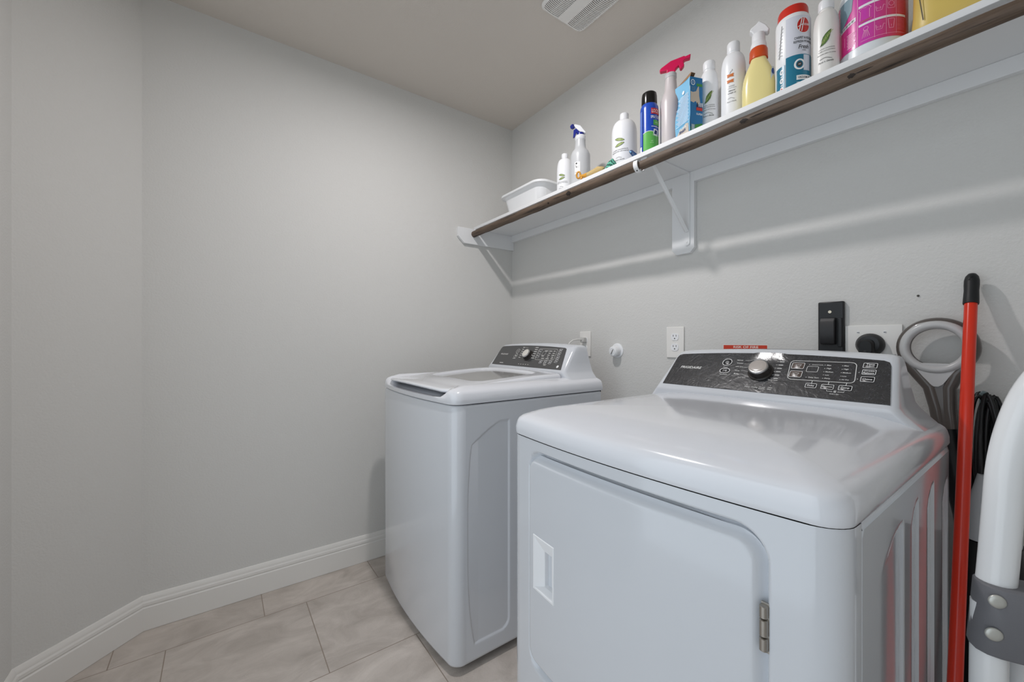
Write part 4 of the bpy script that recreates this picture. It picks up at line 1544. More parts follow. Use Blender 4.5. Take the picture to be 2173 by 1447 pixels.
mb.poly([(0.0175, 0.0655), (0.0275, 0.0635), (0.0305, 0.0765), (0.0195, 0.0790)], g2, 4, 3)
mb.text('NET', g2, 0.010, 0.040, width=0.008, mi=3)
mb.text('13.5 OZ', g2, 0.009, 0.034, width=0.012, mi=3)
mb.rect(-0.0245, 0.008, -0.0225, 0.160, g2, 5)
mb.rect(-0.040, 0.030, -0.027, 0.155, g, 6, 6)
mb.rect(-0.040, 0.008, -0.029, 0.028, g, 1, 4)
mb.build('label', [mat('can green', (96, 176, 82), 0.3), PRINT, mat('can red', (206, 44, 44), 0.3), mat('pale green print', (196, 226, 184), 0.4), mat('can navy', (18, 40, 98), 0.3), mat('can navy stripe', (16, 44, 130), 0.3), mat('can fine print', (92, 118, 190), 0.4)], cn, fix=False)

# frosted spray bottle with a pink trigger
X_, Y_ = 1.315, 0.838
ps = thing('spray_bottle', 'translucent spray bottle with a bright pink trigger behind the torn blue box', 'spray bottle', (X_, Y_, ZS))
mb = MB()
prof = [(0.030, 0), (0.0345, 0.004), (0.036, 0.014), (0.036, 0.170), (0.0345, 0.190), (0.028, 0.208), (0.022, 0.222), (0.0200, 0.248), (0.0190, 0.262), (0.0190, 0.272)]
mb.lathe((X_, Y_, ZS), prof, 40)
mb.build('bottle_body', mat('milky pink tint plastic', (220, 212, 212), 0.35, trans=0.2), ps, smooth=50)
mb = MB()
mb.lathe((X_, Y_, ZS), [(0.0175, 0.266), (0.0200, 0.268), (0.0200, 0.282), (0.0175, 0.285)], 32)
mb.build('collar', FROST, ps, smooth=50)
th = facing(X_, Y_)
PINK = mat('bright pink plastic', (214, 20, 84), 0.3)
mb = MB()
poly = [(1402, 157), (1406, 153), (1425.5, 142), (1454, 137), (1455.5, 139), (1467, 136), (1466, 145), (1456, 145.5), (1452, 149), (1454, 158), (1449, 164), (1445, 163.7), (1442.6, 155), (1436, 162), (1434.5, 171), (1416.6, 171), (1418, 161), (1404, 161)]
k_ = 0.00160
head_prism(mb, (X_, Y_, ZS + 0.282), th, [(a - 1426, 171 - b) for a, b in poly], k_, 0.017)
mb.build('trigger', PINK, ps, smooth=30, bevel=0.002)

# torn blue cardboard box
bx = thing('cardboard_box', 'torn open light and dark blue cardboard box with a label ripped off', 'box', (1.265, 0.735, ZS))
bm_, bl_, brr = Vector((1.236, 0.718, 0)), Vector((1.262, 0.786, 0)), Vector((1.280, 0.7012, 0))
bk_ = bl_ + (brr - bm_)
zb, hb = ZS + 0.0005, 0.186
LBLUE = mat('light blue carton', (122, 182, 216), 0.55)
DBLUE = mat('mid blue carton', (22, 112, 170), 0.5)
KRAFT = mat('raw grey board', (196, 186, 174), 0.8)
mb = MB()
nz_ = 12


def bulge(p, z, a):
    t = (z - zb) / hb
    return p


def face(mb, a, b, mi, pinch):
    d = (b - a)
    n_ = Vector((d.y, -d.x, 0)).normalized()
    us = [i / 8 for i in range(9)]
    vs = [i / nz_ for i in range(nz_ + 1)]
    mb.grid(us, vs, lambda u, v: a + d * (u * 1.0 + pinch * (1 - u) * 0) + n_ * (0.0025 * sin(u * pi) * sin(v * 7)) + d * (pinch * sin(pi * min(1, v * 1.15)) ** 2 * (u)) * -1 * (1 if v > 0.3 else 0.6) + Vector((0, 0, zb + hb * v * (1 - 0.0 * u))), mi)


def bpt(p, z):
    return Vector((p.x, p.y, z))


# left face (light blue), right face (mid blue), two hidden faces
zt = [0.186, 0.180, 0.186, 0.186]
dl, drr = bl_ - bm_, brr - bm_
us = [i / 8 for i in range(9)]
vs = [i / 14 for i in range(15)]
pin = lambda v: 0.16 * sstep(0.45, 0.70, v) * (1 - sstep(0.78, 0.97, v))
nl = Vector((-0.93, 0.37, 0))
nr = Vector((-0.4, -0.92, 0))
mb.grid(us, vs, lambda u, v: bpt(bm_ + dl * (u * (1 - pin(v) * u)), zb + 0.184 * v) + nl * (0.002 * sin(u * 5 + v * 9)), 0)
mb.grid(us, vs, lambda u, v: bpt(bm_ + drr * u, zb + 0.184 * v), 1)
mb.grid(us, vs, lambda u, v: bpt(bl_ + drr * u - dl * (pin(v) * (1 - u)), zb + 0.184 * v), 1)
mb.grid(us, vs, lambda u, v: bpt(brr + dl * u, zb + 0.184 * v), 0)
mb.grid([0, 1], [0, 1], lambda u, v: bpt(bm_ + dl * u + drr * v, zb), 2)
mb.build('carton', [LBLUE, DBLUE, KRAFT], bx, smooth=40)
mb = MB()                                   # inner floor and raised flaps of the torn top
mb.add([bpt(bl_ + (bm_ - bl_) * 0.05, zb + 0.184), bpt(bm_, zb + 0.184), bpt(bm_ + drr * 0.10, zb + 0.200), bpt(bl_ + drr * 0.55 + (bm_ - bl_) * 0.25, zb + 0.208)], [(0, 1, 2, 3)])
mb.add([bpt(bl_ + drr * 0.55, zb + 0.200), bpt(bm_ + drr * 0.10, zb + 0.198), bpt(bm_ + drr * 0.55 + dl * 0.1, zb + 0.203), bpt(bk_, zb + 0.184)], [(0, 1, 2, 3)])
mb.build('flap', mat('brown flap board', (150, 118, 88), 0.8), bx, fix=False)
mb = MB()
fl = lambda off: (lambda x, y: bpt(bm_ + dl.normalized() * (-x) + nl * (off + 0.0024), zb + y))
fr_ = lambda off: (lambda x, y: bpt(bm_ + drr.normalized() * x + nr * off, zb + y))
Wl, Wr = dl.length, drr.length
for k in range(26):                         # rows of fine print on the light face
    y = 0.045 + 0.0036 * k
    wmx = -Wl * (0.92 - (0.14 if 0.105 < y < 0.15 else 0.0))
    x0, x1 = -0.004 - 0.002 * (k % 3), wmx + 0.004 * ((k * 7) % 4)
    mb.rect(x1, y, x0, y + 0.0012, fl(0.0004), 0, 6)
mb.poly([(-0.004, 0.004), (-Wl * 0.9, 0.004), (-Wl * 0.86, 0.016), (-Wl * 0.6, 0.034), (-Wl * 0.5, 0.030), (-Wl * 0.25, 0.040), (-0.006, 0.036)], fl(0.0004), 1, 2)
mb.text('CLEAN', fl(0.0010), -0.032, 0.030, width=0.034, mi=0, skew=0.2)
mb.text('finish', fl(0.0010), -0.034, 0.022, width=0.030, mi=4, skew=0.2)
mb.poly(circ(-0.030, 0.147, 0.006, 10), fl(0.0006), 0, 2)
# right face: torn patch, logo band, green foot
mb.poly([(0.001, 0.103), (0.013, 0.100), (0.020, 0.106), (0.028, 0.095), (Wr * 0.80, 0.104), (Wr * 0.72, 0.125), (Wr * 0.70, 0.156), (Wr * 0.60, 0.152), (0.022, 0.138), (0.010, 0.134), (0.001, 0.136)], fr_(0.0006), 1, 2)
mb.line(circ(0.010, 0.166, 0.0068, 18, 0.0085), 0.0022, fr_(0.0006), True, 0)
mb.text('1', fr_(0.0006), 0.010, 0.166, height=0.008, mi=0)
for k in range(4):
    mb.rect(0.004, 0.150 - 0.0035 * k, 0.019, 0.1515 - 0.0035 * k, fr_(0.0005), 3)
mb.rect(0.024, 0.155, Wr - 0.001, 0.164, fr_(0.0005), 2)
mb.rect(0.023, 0.077, Wr - 0.001, 0.095, fr_(0.0005), 4)
for x in (0.026, 0.032, 0.038, 0.044):
    mb.rect(x, 0.089, x + 0.003, 0.102, fr_(0.0009), 5 if x < 0.03 else 0)
mb.rect(0.023, 0.076, Wr - 0.001, 0.086, fr_(0.0009), 6)
mb.text('SUPER', fr_(0.0009), 0.035, 0.0645, width=0.024, mi=0, skew=0.1)
mb.poly([(0.001, 0.001), (Wr - 0.001, 0.001), (Wr - 0.001, 0.036), (0.020, 0.030), (0.001, 0.020)], fr_(0.0005), 2, 2)
mb.rect(0.003, 0.006, 0.017, 0.030, fr_(0.0009), 3)
for k in range(5):
    mb.rect(0.005, 0.010 + 0.004 * k, 0.015, 0.0115 + 0.004 * k, fr_(0.0012), 0)
mb.build('printed_label', [mat('carton white print', (232, 238, 242), 0.5), KRAFT, mat('carton green', (58, 140, 66), 0.5), mat('carton grey', (98, 134, 158), 0.5), mat('carton navy', (20, 54, 110), 0.5), INKD, mat('carton red', (196, 50, 44), 0.5)], bx, fix=False)

# yellow spray bottle
X_, Y_ = 1.315, 0.546
ye = thing('spray_bottle', 'pale yellow spray bottle with an orange collar and white trigger', 'spray bottle', (X_, Y_, ZS))
th = facing(X_, Y_)
rt = Vector((-sin(th), cos(th), 0))
dpv = Vector((cos(th), sin(th), 0))
mb = MB()
rings = []
for z, a, b in ((0, 0.036, 0.024), (0.004, 0.041, 0.029), (0.015, 0.0435, 0.031), (0.085, 0.0435, 0.031), (0.112, 0.0405, 0.031), (0.135, 0.0340, 0.029), (0.152, 0.0265, 0.0255), (0.166, 0.0215, 0.021), (0.176, 0.0195, 0.0195)):
    ring = []
    for i in range(40):
        t = 2 * pi * i / 40
        c_, s_ = cos(t), sin(t)
        q = 0.75
        ring.append(Vector((X_, Y_, ZS + z)) + rt * (a * abs(c_) ** q * (1 if c_ >= 0 else -1)) + dpv * (b * abs(s_) ** q * (1 if s_ >= 0 else -1)))
    rings.append(ring)
mb.loft(rings)
mb.build('bottle_body', mat('pale yellow soap plastic', (234, 220, 152), 0.25, coat=0.3), ye, smooth=60)
mb = MB()
mb.lathe((X_, Y_, ZS), [(0.0195, 0.168), (0.0245, 0.171), (0.0238, 0.197), (0.0205, 0.204)], 36)
mb.build('collar', mat('orange plastic', (204, 78, 30), 0.3), ye, smooth=40)
mb = MB()
n = 48
mb.lathe((X_, Y_, ZS), [(0.0215, 0.203), (0.0210, 0.214), (0.0180, 0.224), (0.0165, 0.226)], 36)
mb.loft([[Vector((X_ + rr_ * (1 - 0.03 * (i % 2)) * cos(2 * pi * i / n), Y_ + rr_ * (1 - 0.03 * (i % 2)) * sin(2 * pi * i / n), ZS + z)) for i in range(n)] for rr_, z in ((0.0180, 0.222), (0.0175, 0.246), (0.0160, 0.248))])
mb.build('neck', WPLAST, ye, smooth=40)
mb = MB()
head_prism(mb, (X_, Y_, ZS + 0.246), th, [(-14, 7), (-19, 11), (-16, 17), (-6, 23), (1, 30), (6, 25), (15, 16), (23, 2), (19, -3), (11, 1), (9, -3), (-9, -3)], 0.00124, 0.024)
mb.build('trigger', WPLAST, ye, smooth=30, bevel=0.003)
mb = MB()
fy = lambda off: (lambda x, y: Vector((X_, Y_, ZS)) + rt * (0.0405 * sin(min(1.45, x / 0.030))) + dpv * (0.0315 * cos(min(1.45, x / 0.030)) ** 0.8 + off) + Vector((0, 0, y)))
mb.poly(circ(0.034, 0.100, 0.0085, 20, 0.030), fy(0.0032), 0, 3)
mb.poly(circ(0.034, 0.115, 0.0060, 16, 0.0085), fy(0.0042), 1, 3)
mb.build('label', [mat('pale label', (206, 216, 220), 0.4), mat('blue seal', (44, 78, 150), 0.4)], ye, fix=False)

# carpet powder canister
X_, Y_, r_ = 1.30, 0.451, 0.0408
hc = thing('powder_canister', 'white and teal powder canister with a red lid', 'canister', (X_, Y_, ZS))
mb = MB()
mb.lathe((X_, Y_, ZS), [(r_ * 0.93, 0), (r_, 0.004), (r_, 0.206), (r_ * 0.97, 0.214), (r_ * 0.90, 0.219)], 44)
mb.build('canister_body', WPLAST, hc, smooth=40)
mb = MB()
mb.lathe((X_, Y_, ZS), [(r_ * 0.90, 0.2175), (r_ * 0.885, 0.222), (r_ * 0.865, 0.240), (r_ * 0.82, 0.245), (0.002, 0.246)], 40)
RED = mat('red lid plastic', (206, 44, 28), 0.28)
mb.build('lid', RED, hc, smooth=40)
th = facing(X_, Y_)
g = cyl_map(X_, Y_, ZS, r_, th, 0.0006)
g2 = cyl_map(X_, Y_, ZS, r_, th, 0.0011)
g3 = cyl_map(X_, Y_, ZS, r_, th, 0.0015)
mb = MB()
mb.rect(-0.016, 0.006, 0.062, 0.206, g, 0, 18)               # pale grey front
mb.rect(-0.016, 0.004, 0.062, 0.100, g2, 1, 18)             # teal lower half
mb.rect(-0.046, 0.004, -0.018, 0.084, g2, 1, 10)
for z in (0.068, 0.044, 0.020):
    mb.poly(circ(-0.0265, z, 0.0052, 16, 0.0072), g3, 2, 2)
    mb.poly(circ(-0.0265, z, 0.0026, 12, 0.0036), cyl_map(X_, Y_, ZS, r_, th, 0.0019), 3 if z < 0.03 else 5, 1)
    mb.rect(-0.029, z - 0.014, -0.024, z - 0.0115, g3, 2)
mb.poly(circ(0.0250, 0.178, 0.0170, 28, 0.0215), g2, 2, 4)
mb.poly(circ(0.0250, 0.178, 0.0155, 28, 0.0200), g3, 3, 4)
g4 = cyl_map(X_, Y_, ZS, r_, th, 0.0019)
mb.line([(0.014, 0.163), (0.0205, 0.196)], 0.0022, g4, False, 2)
mb.line([(0.0195, 0.161), (0.0255, 0.197)], 0.0022, g4, False, 2)
mb.line([(0.011, 0.174), (0.022, 0.180)], 0.0016, g4, False, 2)
mb.text('OOVER', g4, 0.0325, 0.1795, width=0.0155, height=0.0058, mi=2)
mb.text('CARPET & ROOM', g2, 0.0265, 0.1445, width=0.047, height=0.0066, mi=4)
mb.text('REFRESH POWDER', g2, 0.0270, 0.1345, width=0.051, height=0.0066, mi=4)
mb.text('Fresh', g2, 0.0265, 0.1205, width=0.026, height=0.0115, mi=4, skew=0.25)
mb.text('LINEN', g2, 0.0265, 0.1105, width=0.010, mi=4)
mb.line(circ(0.0150, 0.073, 0.0105, 24, 0.0125), 0.0042, g3, True, 2)
mb.poly(circ(0.0150, 0.073, 0.0060, 16, 0.0070), g3, 4, 2)
mb.text('AT', g4, 0.0150, 0.073, width=0.006, mi=2)
mb.rect(0.0245, 0.056, 0.0430, 0.098, g3, 6, 5)
mb.rect(0.0080, 0.0310, 0.0500, 0.0435, g3, 2, 8)
mb.text('VACUUM SAFE', g4, 0.0290, 0.0372, width=0.036, height=0.0058, mi=4)
mb.rect(0.0080, 0.0240, 0.0300, 0.0252, g3, 2, 4)
for k in range(9):                                          # drawing of a vacuum on the side of the label
    mb.line([(-0.040 + 0.0015 * k, 0.112 + 0.009 * k), (-0.030 + 0.0010 * k, 0.116 + 0.009 * k), (-0.024, 0.113 + 0.009 * k)], 0.0007, g2, False, 4)
mb.line([(-0.034, 0.108), (-0.026, 0.196)], 0.0012, g2, False, 4)
mb.build('label', [mat('pale lilac label', (214, 216, 226), 0.35), mat('teal label', (34, 116, 144), 0.3), PRINT, mat('red emblem', (190, 36, 30), 0.35), INKD, mat('grey dot', (140, 160, 170), 0.4), mat('photo grey', (196, 202, 214), 0.4)], hc, fix=False)

# tub with a pink label
X_, Y_, r_ = 1.362, 0.2955, 0.0680
tb = thing('detergent_tub', 'large white tub with a bright pink label', 'tub', (X_, Y_, ZS))
mb = MB()
mb.lathe((X_, Y_, ZS), [(r_ * 0.86, 0), (r_ * 0.96, 0.003), (r_ * 1.005, 0.014), (r_ * 1.01, 0.030), (r_ * 0.985, 0.056), (r_ * 0.985, 0.204), (r_ * 0.93, 0.225), (r_ * 0.80, 0.235)], 56)
mb.build('tub_body', mat('cool white tub', (224, 230, 234), 0.3), tb, smooth=50)
mb = MB()
mb.lathe((X_, Y_, ZS), [(r_ * 0.80, 0.232), (r_ * 0.84, 0.236), (r_ * 0.84, 0.256), (r_ * 0.80, 0.261), (0.002, 0.262)], 48)
mb.build('lid', WPLAST, tb, smooth=40)
th = facing(X_, Y_)
rb = r_ * 0.985


def pink_label():
    m = bpy.data.materials.new('pink label')
    m.use_nodes = True
    nt = m.node_tree
    b = nt.nodes['Principled BSDF']
    tc = nt.nodes.new('ShaderNodeTexCoord')
    gd = nt.nodes.new('ShaderNodeSeparateXYZ')
    nt.links.new(tc.outputs['Object'], gd.inputs[0])
    r = nt.nodes.new('ShaderNodeValToRGB')
    mr = nt.nodes.new('ShaderNodeMapRange')
    mr.inputs['From Min'].default_value = 0.055
    mr.inputs['From Max'].default_value = -0.070
    nt.links.new(gd.outputs['Y'], mr.inputs['Value'])
    r.color_ramp.elements[0].color = lin((226, 62, 132))
    e = r.color_ramp.elements.new(0.45)
    e.color = lin((200, 62, 172))
    e = r.color_ramp.elements.new(0.80)
    e.color = lin((214, 64, 116))
    r.color_ramp.elements[3].color = lin((206, 60, 20))
    nt.links.new(mr.outputs['Result'], r.inputs['Fac'])
    nt.links.new(r.outputs['Color'], b.inputs['Base Color'])
    b.inputs['Roughness'].default_value = 0.25
    return m


ZL = ZS + 0.022
g = cyl_map(X_, Y_, ZL, rb, th, 0.0006)
g2 = cyl_map(X_, Y_, ZL, rb, th, 0.0012)
mb = MB()
mb.rect(-0.098, 0.040, 0.098, 0.176, g, 0, 40)
mb.line([(-0.027, 0.040), (-0.027, 0.176)], 0.0012, g2, False, 1)
for x in (0.005, 0.0265, 0.047):
    mb.line([(x, 0.046), (x, 0.170)], 0.0008, g2, False, 1)
mb.rect(-0.025, 0.086, 0.072, 0.0915, g2, 2, 20)
mb.rect(-0.025, 0.132, 0.072, 0.138, g2, 2, 20)
mb.line([(-0.022, 0.100), (-0.021, 0.122), (-0.024, 0.126), (-0.018, 0.131), (-0.012, 0.128), (-0.006, 0.131), (-0.001, 0.125), (-0.004, 0.122), (-0.004, 0.101)], 0.0010, g2, False, 1)
for xo, yo in ((0.0155, 0.114), (0.0155, 0.068)):
    mb.line([(xo - 0.008, yo + 0.006), (xo - 0.007, yo - 0.006), (xo + 0.003, yo - 0.006), (xo + 0.006, yo + 0.006), (xo + 0.009, yo + 0.004)], 0.0010, g2, False, 1)
    mb.text('1-2', g2, xo - 0.002, yo, width=0.007, mi=1)
mb.rframe(0.0365, 0.118, 0.015, 0.020, 0.002, 0.0009, g2, 1)
mb.line(circ(0.0365, 0.119, 0.0052, 16, 0.006), 0.0009, g2, True, 1)
mb.line([(0.030, 0.082), (0.043, 0.082), (0.041, 0.060), (0.032, 0.060)], 0.0012, g2, True, 1)
mb.text('1', g2, 0.0365, 0.066, height=0.005, mi=1)
mb.line(circ(-0.011, 0.076, 0.0045, 12), 0.0009, g2, True, 1)
for k in range(5):
    mb.line([(-0.014 + 0.0015 * k, 0.072), (-0.018 + 0.0035 * k, 0.055)], 0.0008, g2, False, 1)
for k in range(9):
    mb.rect(-0.052 + 0.001 * (k % 2), 0.082 - 0.0042 * k, -0.032 - 0.002 * (k % 3), 0.0845 - 0.0042 * k, g2, 1, 4)
for k in range(10):
    mb.rect(0.0495, 0.128 - 0.0036 * k, 0.069, 0.1288 - 0.0036 * k, g2, 3, 4)
    mb.rect(0.0495, 0.082 - 0.0030 * k, 0.069, 0.0827 - 0.0030 * k, g2, 3, 4)
for k in range(4):
    mb.rect(-0.021, 0.098 - 0.0028 * (k % 2) + 0.0, 0.000, 0.0985, g2, 3, 4)
mb.rect(-0.021, 0.0475, 0.070, 0.0483, g2, 1, 14)
mb.line([(-0.0585, 0.060), (-0.0585, 0.084)], 0.0010, g2, False, 1)
mb.poly([(-0.074, 0.100), (-0.031, 0.108), (-0.031, 0.118), (-0.074, 0.111)], g2, 2, 4)
for k in range(16):
    x = -0.071 + 0.0024 * k
    mb.rect(x, 0.1035 + 0.0004 * k, x + 0.0006 + 0.0008 * ((k * 5) % 3) / 2, 0.1095 + 0.0004 * k, cyl_map(X_, Y_, ZL, rb, th, 0.0017), 4)
mb.poly([(-0.076, 0.106), (-0.060, 0.116), (-0.040, 0.140), (-0.036, 0.176), (-0.076, 0.176)], g2, 5, 4)
mb.build('label', [pink_label(), mat('pale pink print', (244, 170, 206), 0.4), mat('white label band', (236, 232, 238), 0.35), mat('soft pink print', (232, 130, 160), 0.4), INKD, mat('grey teal corner', (126, 150, 162), 0.4)], tb, fix=False)

# yellow jug at the right end
X_, Y_ = 1.345, 0.141
jg = thing('yellow_jug', 'yellow jug at the right end of the shelf row, cut off by the frame', 'jug', (X_, Y_, ZS))
mb = MB()
rings = []
for z, a, b in ((0.0, 0.042, 0.058), (0.004, 0.050, 0.068), (0.018, 0.058, 0.073), (0.045, 0.061, 0.076), (0.080, 0.060, 0.073), (0.16, 0.058, 0.072), (0.20, 0.048, 0.060), (0.225, 0.020, 0.022), (0.24, 0.018, 0.018)):
    ring = []
    for i in range(48):
        t = 2 * pi * i / 48
        c_, s_ = cos(t), sin(t)
        ring.append(Vector((X_ + a * abs(c_) ** 0.62 * (1 if c_ >= 0 else -1), Y_ + b * abs(s_) ** 0.62 * (1 if s_ >= 0 else -1), ZS + z)))
    rings.append(ring)
mb.loft(rings)
mb.build('jug_body', mat('mustard yellow plastic', (210, 184, 98), 0.38), jg, smooth=60)
mb = MB()
mb.lathe((X_, Y_, ZS), [(0.022, 0.236), (0.024, 0.238), (0.024, 0.262), (0.020, 0.264)], 28)
mb.build('cap', mat('yellow cap', (206, 172, 50), 0.4), jg, smooth=40)
mb = MB()
mb.line([(0.197, 0.105), (0.1905, 0.050)], 0.0022, lambda y, z: Vector((X_ - 0.0600 + 0.0045 * sstep(0.180, 0.205, y), y, ZS + z)), False, 0)
mb.build('seam_line', mat('dark scuff', (92, 84, 60), 0.6), jg, fix=False)

# white plastic tub at the far end
tu = thing('plastic_tub', 'white open plastic tub at the far corner end of the shelf', 'tub', (1.38, 1.70, ZS))
mb = MB()


def rr3(x0, x1, y0, y1, r, z):
    return [Vector(((x0 + x1) / 2 + a, (y0 + y1) / 2 + b, ZS + z)) for a, b in rrect(x1 - x0, y1 - y0, r, 8)]


tx0, tx1, ty0, ty1 = 1.262, 1.494, 1.512, 1.880
Ht = 0.128
ins = lambda d, r, z: rr3(tx0 + d, tx1 - d, ty0 + d, ty1 - d, r, z)
mb.loft([ins(0.050, 0.03, 0.0005), ins(0.042, 0.04, 0.004), ins(0.020, 0.05, Ht - 0.022), ins(0.017, 0.05, Ht - 0.012), ins(0.004, 0.058, Ht - 0.010), ins(0.000, 0.060, Ht - 0.013), ins(-0.001, 0.06, Ht - 0.010), ins(0.000, 0.060, Ht - 0.002), ins(0.003, 0.058, Ht), ins(0.014, 0.052, Ht - 0.001), ins(0.020, 0.050, Ht - 0.004), ins(0.044, 0.04, 0.008)])
mb.build('tub_body', mat('soft white plastic', (232, 233, 234), 0.4), tu, smooth=50)

# ------------------------------------------------------------------ corner beside the dryer: broom, vacuum, step ladder
RODRED = mat('red painted handle', (216, 42, 6), 0.28, coat=0.3)
top = Vector((1.4765, 0.1350, 1.2560))
bot = Vector((1.0300, 0.1262, 0.062))
ax = (top - bot)
bo = thing('broom', 'red handled broom with a black grip leaning on the wall beside the dryer', 'broom', tuple(bot * 1.0))
P = lambda s: bot + ax * s
mb = MB()
mb.tube([P(0.03), P(0.5), P(0.955)], 0.0112, 20)
mb.build('handle', RODRED, bo, smooth=60)
mb = MB()
up_ = ax.normalized()
prof = [(0.0130, 0.0), (0.0136, 0.003), (0.0132, 0.018), (0.0126, 0.035), (0.0132, 0.050), (0.0130, 0.062), (0.0112, 0.072), (0.0070, 0.079), (0.001, 0.081)]
mb.lathe(P(0.945), prof, 24, 0, ax=up_)
mb.build('grip_cap', BLACKR, bo, smooth=50)
mb = MB()                                    # hanging slot of the grip
sc_ = P(0.945) + up_ * 0.062
vd = (Vector((0, 0, H)) - sc_).normalized()
sd = up_.cross(vd).normalized()
mb.tube([sc_ + vd * 0.0105 - sd * 0.004, sc_ + vd * 0.0095 + up_ * 0.008, sc_ + vd * 0.0075 + up_ * 0.014 + sd * 0.001], [0.0035, 0.0045, 0.0020], 10)
mb.build('hanging_hole', DARKGAP, bo, smooth=50)
mb = MB()
mb.prism([(-0.030, 0.045), (0.030, 0.045), (0.085, 0.018), (0.085, 0.008), (-0.085, 0.008), (-0.085, 0.018)], lambda y, z, d: Vector((bot.x + d, bot.y + y * 0.2, z)), -0.09, 0.09)
mb.build('bristles', mat('dark bristles', (30, 40, 44), 0.8), bo)

# upright vacuum with a ring handle
VX = 1.455
vc = thing('upright_vacuum', 'upright vacuum with a grey ring handle and wrapped black cord in the wall corner', 'vacuum cleaner', (1.41, 0.15, 0.0))
LGREY = mat('light grey plastic', (186, 186, 186), 0.3)
DGREY = mat('dark taupe plastic', (84, 78, 74), 0.28, coat=0.3)
rc0 = Vector((VX, 0.1925, 1.0865))
u1, u2 = Vector((0.02, -1, 0)).normalized(), Vector((0.05, 0, 1)).normalized()
circp = lambda R, dx, sy=1.0: [rc0 + Vector((dx, 0, 0)) + u1 * (R * cos(2 * pi * i / 48)) + u2 * (R * sy * sin(2 * pi * i / 48)) for i in range(48)]
mb = MB()
mb.tube(circp(0.0605, 0.006), 0.0145, 12, closed=True)
# shoulders flowing into the neck
for s in (-1, 1):
    mb.tube([rc0 + u1 * (s * 0.052) - u2 * 0.040, rc0 + u1 * (s * 0.034) - u2 * 0.066, rc0 + u1 * (s * 0.016 + 0.006) - u2 * 0.100, rc0 + u1 * (s * 0.011 + 0.012) - u2 * 0.150, rc0 + u1 * (s * 0.010 + 0.018) - u2 * 0.205], [0.012, 0.0135, 0.0140, 0.0135, 0.013], 12)
mb.prism([(-0.020, -0.090), (0.032, -0.090), (0.026, -0.110), (0.034, -0.207), (0.004, -0.207), (-0.004, -0.110)], lambda a, b, d: rc0 + u1 * a + u2 * b + Vector((d, 0, 0)), -0.010, 0.010)
ring_h = mb.build('ring_handle', DGREY, vc, smooth=60)
mb = MB()
mb.tube(circp(0.0565, -0.007), 0.0102, 12, closed=True)
mb.prism([(-0.044, -0.040), (0.044, -0.040), (0.026, -0.070), (0.014, -0.092), (0.006, -0.098), (-0.002, -0.098), (-0.012, -0.090), (-0.026, -0.068)], lambda a, b, d: rc0 + u1 * a + u2 * b + Vector((d, 0, 0)), -0.0125, -0.004)
mb.build('handle_trim', LGREY, ring_h, smooth=50, bevel=0.001)
mb = MB()
nb = rc0 + u1 * 0.018 - u2 * 0.200
mb.tube([nb, nb - u2 * 0.06 + u1 * 0.008, nb - u2 * 0.20 + u1 * 0.036, nb - u2 * 0.36 + u1 * 0.052], [0.022, 0.023, 0.024, 0.024], 14)
mb.build('stem', BLACKP, vc, smooth=60)
mb = MB()
tz = 0.705
ring_ = lambda w, d, z, dx=0.0, dy_=0.0: [Vector((1.405 + dx + b, 0.098 + dy_ + a, z)) for a, b in rrect(w, d, 0.03, 6)]
mb.loft([ring_(0.085, 0.08, 0.655), ring_(0.080, 0.08, 0.70), ring_(0.062, 0.07, 0.76), ring_(0.045, 0.06, 0.80)])
mb.build('dust_bin', mat('pale translucent grey', (196, 202, 206), 0.25), vc, smooth=40)
mb = MB()
mb.loft([ring_(0.100, 0.10, 0.10), ring_(0.105, 0.10, 0.30), ring_(0.100, 0.095, 0.60), ring_(0.088, 0.085, 0.653)])
mb.build('motor_housing', BLACKP, vc, smooth=40)
mb = MB()
mb.box((1.26, -0.02, 0.012), (1.46, 0.148, 0.098))
mb.build('floor_head', mat('teal grey plastic', (74, 110, 112), 0.35), vc, bevel=0.02, seg=4)
# cord wrapped in long loops
mb = MB()
random.seed(11)
for k in range(11):
    yc = 0.112 + random.uniform(-0.018, 0.008)
    w = 0.016 + 0.016 * random.random()
    x0 = 1.425 + 0.045 * (k / 10) - 0.02
    zt_, zb_ = 0.972 + random.uniform(-0.012, 0.012), 0.655 + random.uniform(-0.03, 0.08)
    pts = []
    for i in range(40):
        t = 2 * pi * i / 40
        z = (zt_ + zb_) / 2 + (zt_ - zb_) / 2 * cos(t)
        lean = -0.014 * (zt_ - z) / (zt_ - zb_) * (1 + 0.6 * sin(t))
        pts.append((x0 + 0.006 * sin(t * 2 + k), yc + w * sin(t) * (0.55 + 0.45 * (zt_ - z) / (zt_ - zb_) * 1.2) + lean, z))
    mb.tube(pts, 0.0042, 8, closed=True)
mb.build('power_cord', mat('black cord', (16, 17, 18), 0.4), vc, smooth=60)
mb = MB()
mb.prism([(0.0, 0.0), (0.012, 0.0), (0.016, 0.020), (0.012, 0.052), (0.004, 0.056), (0.0, 0.050)], lambda a, b, d: Vector((1.430 + d, 0.120 - a, 0.930 + b)), 0, 0.03)
mb.build('cord_hook', mat('grey teal hook', (92, 110, 112), 0.35), vc, bevel=0.002)

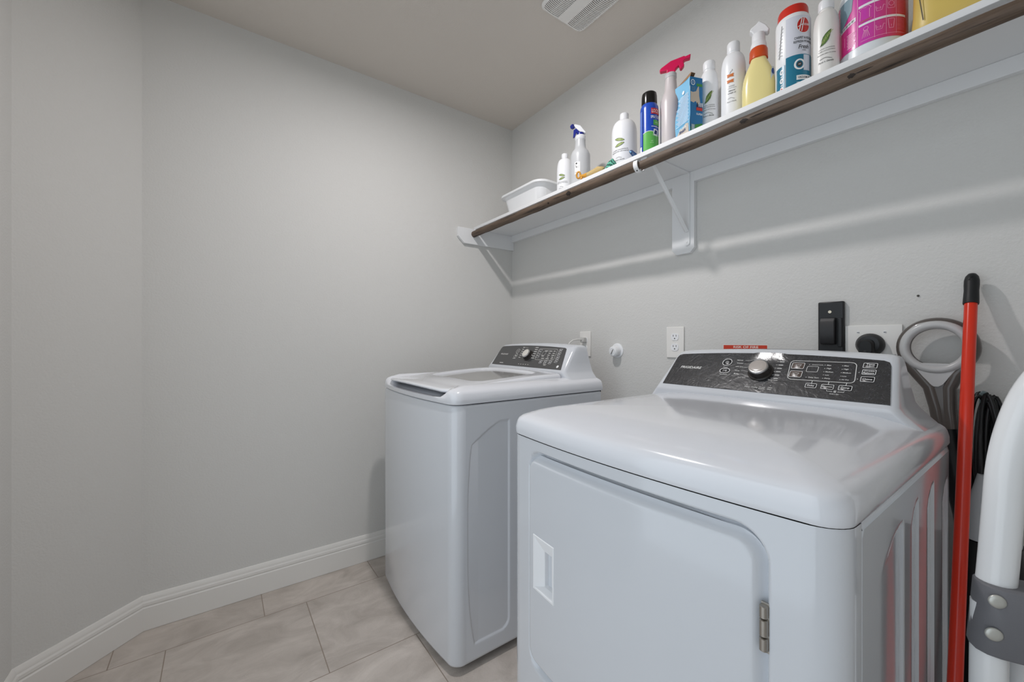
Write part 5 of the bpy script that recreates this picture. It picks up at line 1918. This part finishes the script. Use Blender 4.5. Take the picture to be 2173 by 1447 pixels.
# white tubular step ladder with a grey joint
dl_ = Vector((0.42, -0.908, 0)).normalized()
nl_ = Vector((-0.908, -0.42, 0)).normalized()
lad = thing('step_ladder', 'white tubular step ladder with a grey riveted joint at the right edge', 'step ladder', (0.86, 0.0, 0.0))
TUBE = mat('white powder coat', (230, 231, 232), 0.22, coat=0.4)
mb = MB()
path = [(0.850, 0.0600, 0.735), (0.856, 0.0562, 0.780), (0.862, 0.0515, 0.868), (0.868, 0.0480, 0.931), (0.878, 0.0400, 0.985), (0.892, 0.0260, 1.035), (0.912, 0.0030, 1.073), (0.940, -0.040, 1.098), (0.985, -0.120, 1.105), (1.03, -0.205, 1.098), (1.055, -0.262, 1.06), (1.066, -0.29, 1.0), (1.066, -0.30, 0.9), (1.060, -0.30, 0.72)]
pts = []
for i in range(len(path) - 1):               # Catmull-Rom smoothing
    p0, p1, p2, p3 = (Vector(path[max(0, min(len(path) - 1, i + q))]) for q in (-1, 0, 1, 2))
    for s in range(5):
        t = s / 5
        pts.append(0.5 * ((2 * p1) + (p2 - p0) * t + (2 * p0 - 5 * p1 + 4 * p2 - p3) * t * t + (3 * p1 - p0 - 3 * p2 + p3) * t ** 3))
pts.append(Vector(path[-1]))
mb.tube(pts, 0.0190, 22, up=(0, 0, 1))
mb.build('hand_rail', TUBE, lad, smooth=60)
for i, (a, b) in enumerate((((0.8505, 0.0620, 0.745), (0.815, 0.0660, 0.004)), ((1.060, -0.300, 0.745), (1.03, -0.31, 0.004)))):
    mb = MB()
    mb.tube([a, b], 0.0180, 20)
    lg = mb.build('leg', TUBE, lad, smooth=60)
    mb = MB()
    mb.lathe(b, [(0.022, -0.0035), (0.022, 0.03), (0.0195, 0.034)], 18, ax=(0, 0, 1))
    mb.build('foot_cap', BLACKR, lg)
mb = MB()
q0 = Vector((0.862, 0.020, 0.745))
for s in (0.0,):
    mb.tube([(0.905, 0.030, 0.735), (0.985, 0.060, 0.004)], 0.0165, 18)
mb.build('rear_leg', TUBE, lad, smooth=60)
# moulded joint: rounded slab wrapping the rail
mb = MB()
c0 = Vector((0.849, 0.0610, 0.7310))
hh = 0.0455
W0, W1 = -0.0180, 0.20
cross = [(W0, 0.0), (W0 + 0.002, 0.014), (W0 + 0.010, 0.023), (W0 + 0.022, 0.0265), (0.06, 0.0265), (W1, 0.0245), (W1, -0.024), (0.02, -0.024), (W0 + 0.010, -0.020), (W0 + 0.002, -0.012)]
tilt = Vector((0.052, -0.062, 1)).normalized()
mb.loft([[c0 + dl_ * (a * k) + nl_ * (b * k2) + tilt * z for a, b in cross] for z, k, k2 in ((-hh, 0.985, 0.92), (-hh + 0.003, 1.0, 1.0), (hh - 0.003, 1.0, 1.0), (hh, 0.985, 0.92))])
jt = mb.build('joint', mat('dark grey moulding', (108, 108, 112), 0.55, bump=(600, 0.2, 0.001, 2)), lad, smooth=40, bevel=0.002)
for dz in (0.0300, -0.0135):
    mb = MB()
    rp = c0 - dl_ * 0.006 + nl_ * 0.0262 + tilt * dz
    mb.lathe(rp, [(0.0086, 0), (0.0086, 0.0012), (0.0076, 0.0023), (0.004, 0.0030), (0.001, 0.0032)], 24, ax=nl_)
    mb.build('rivet', mat('zinc rivet', (196, 196, 190), 0.4, metal=0.6), jt, smooth=50)
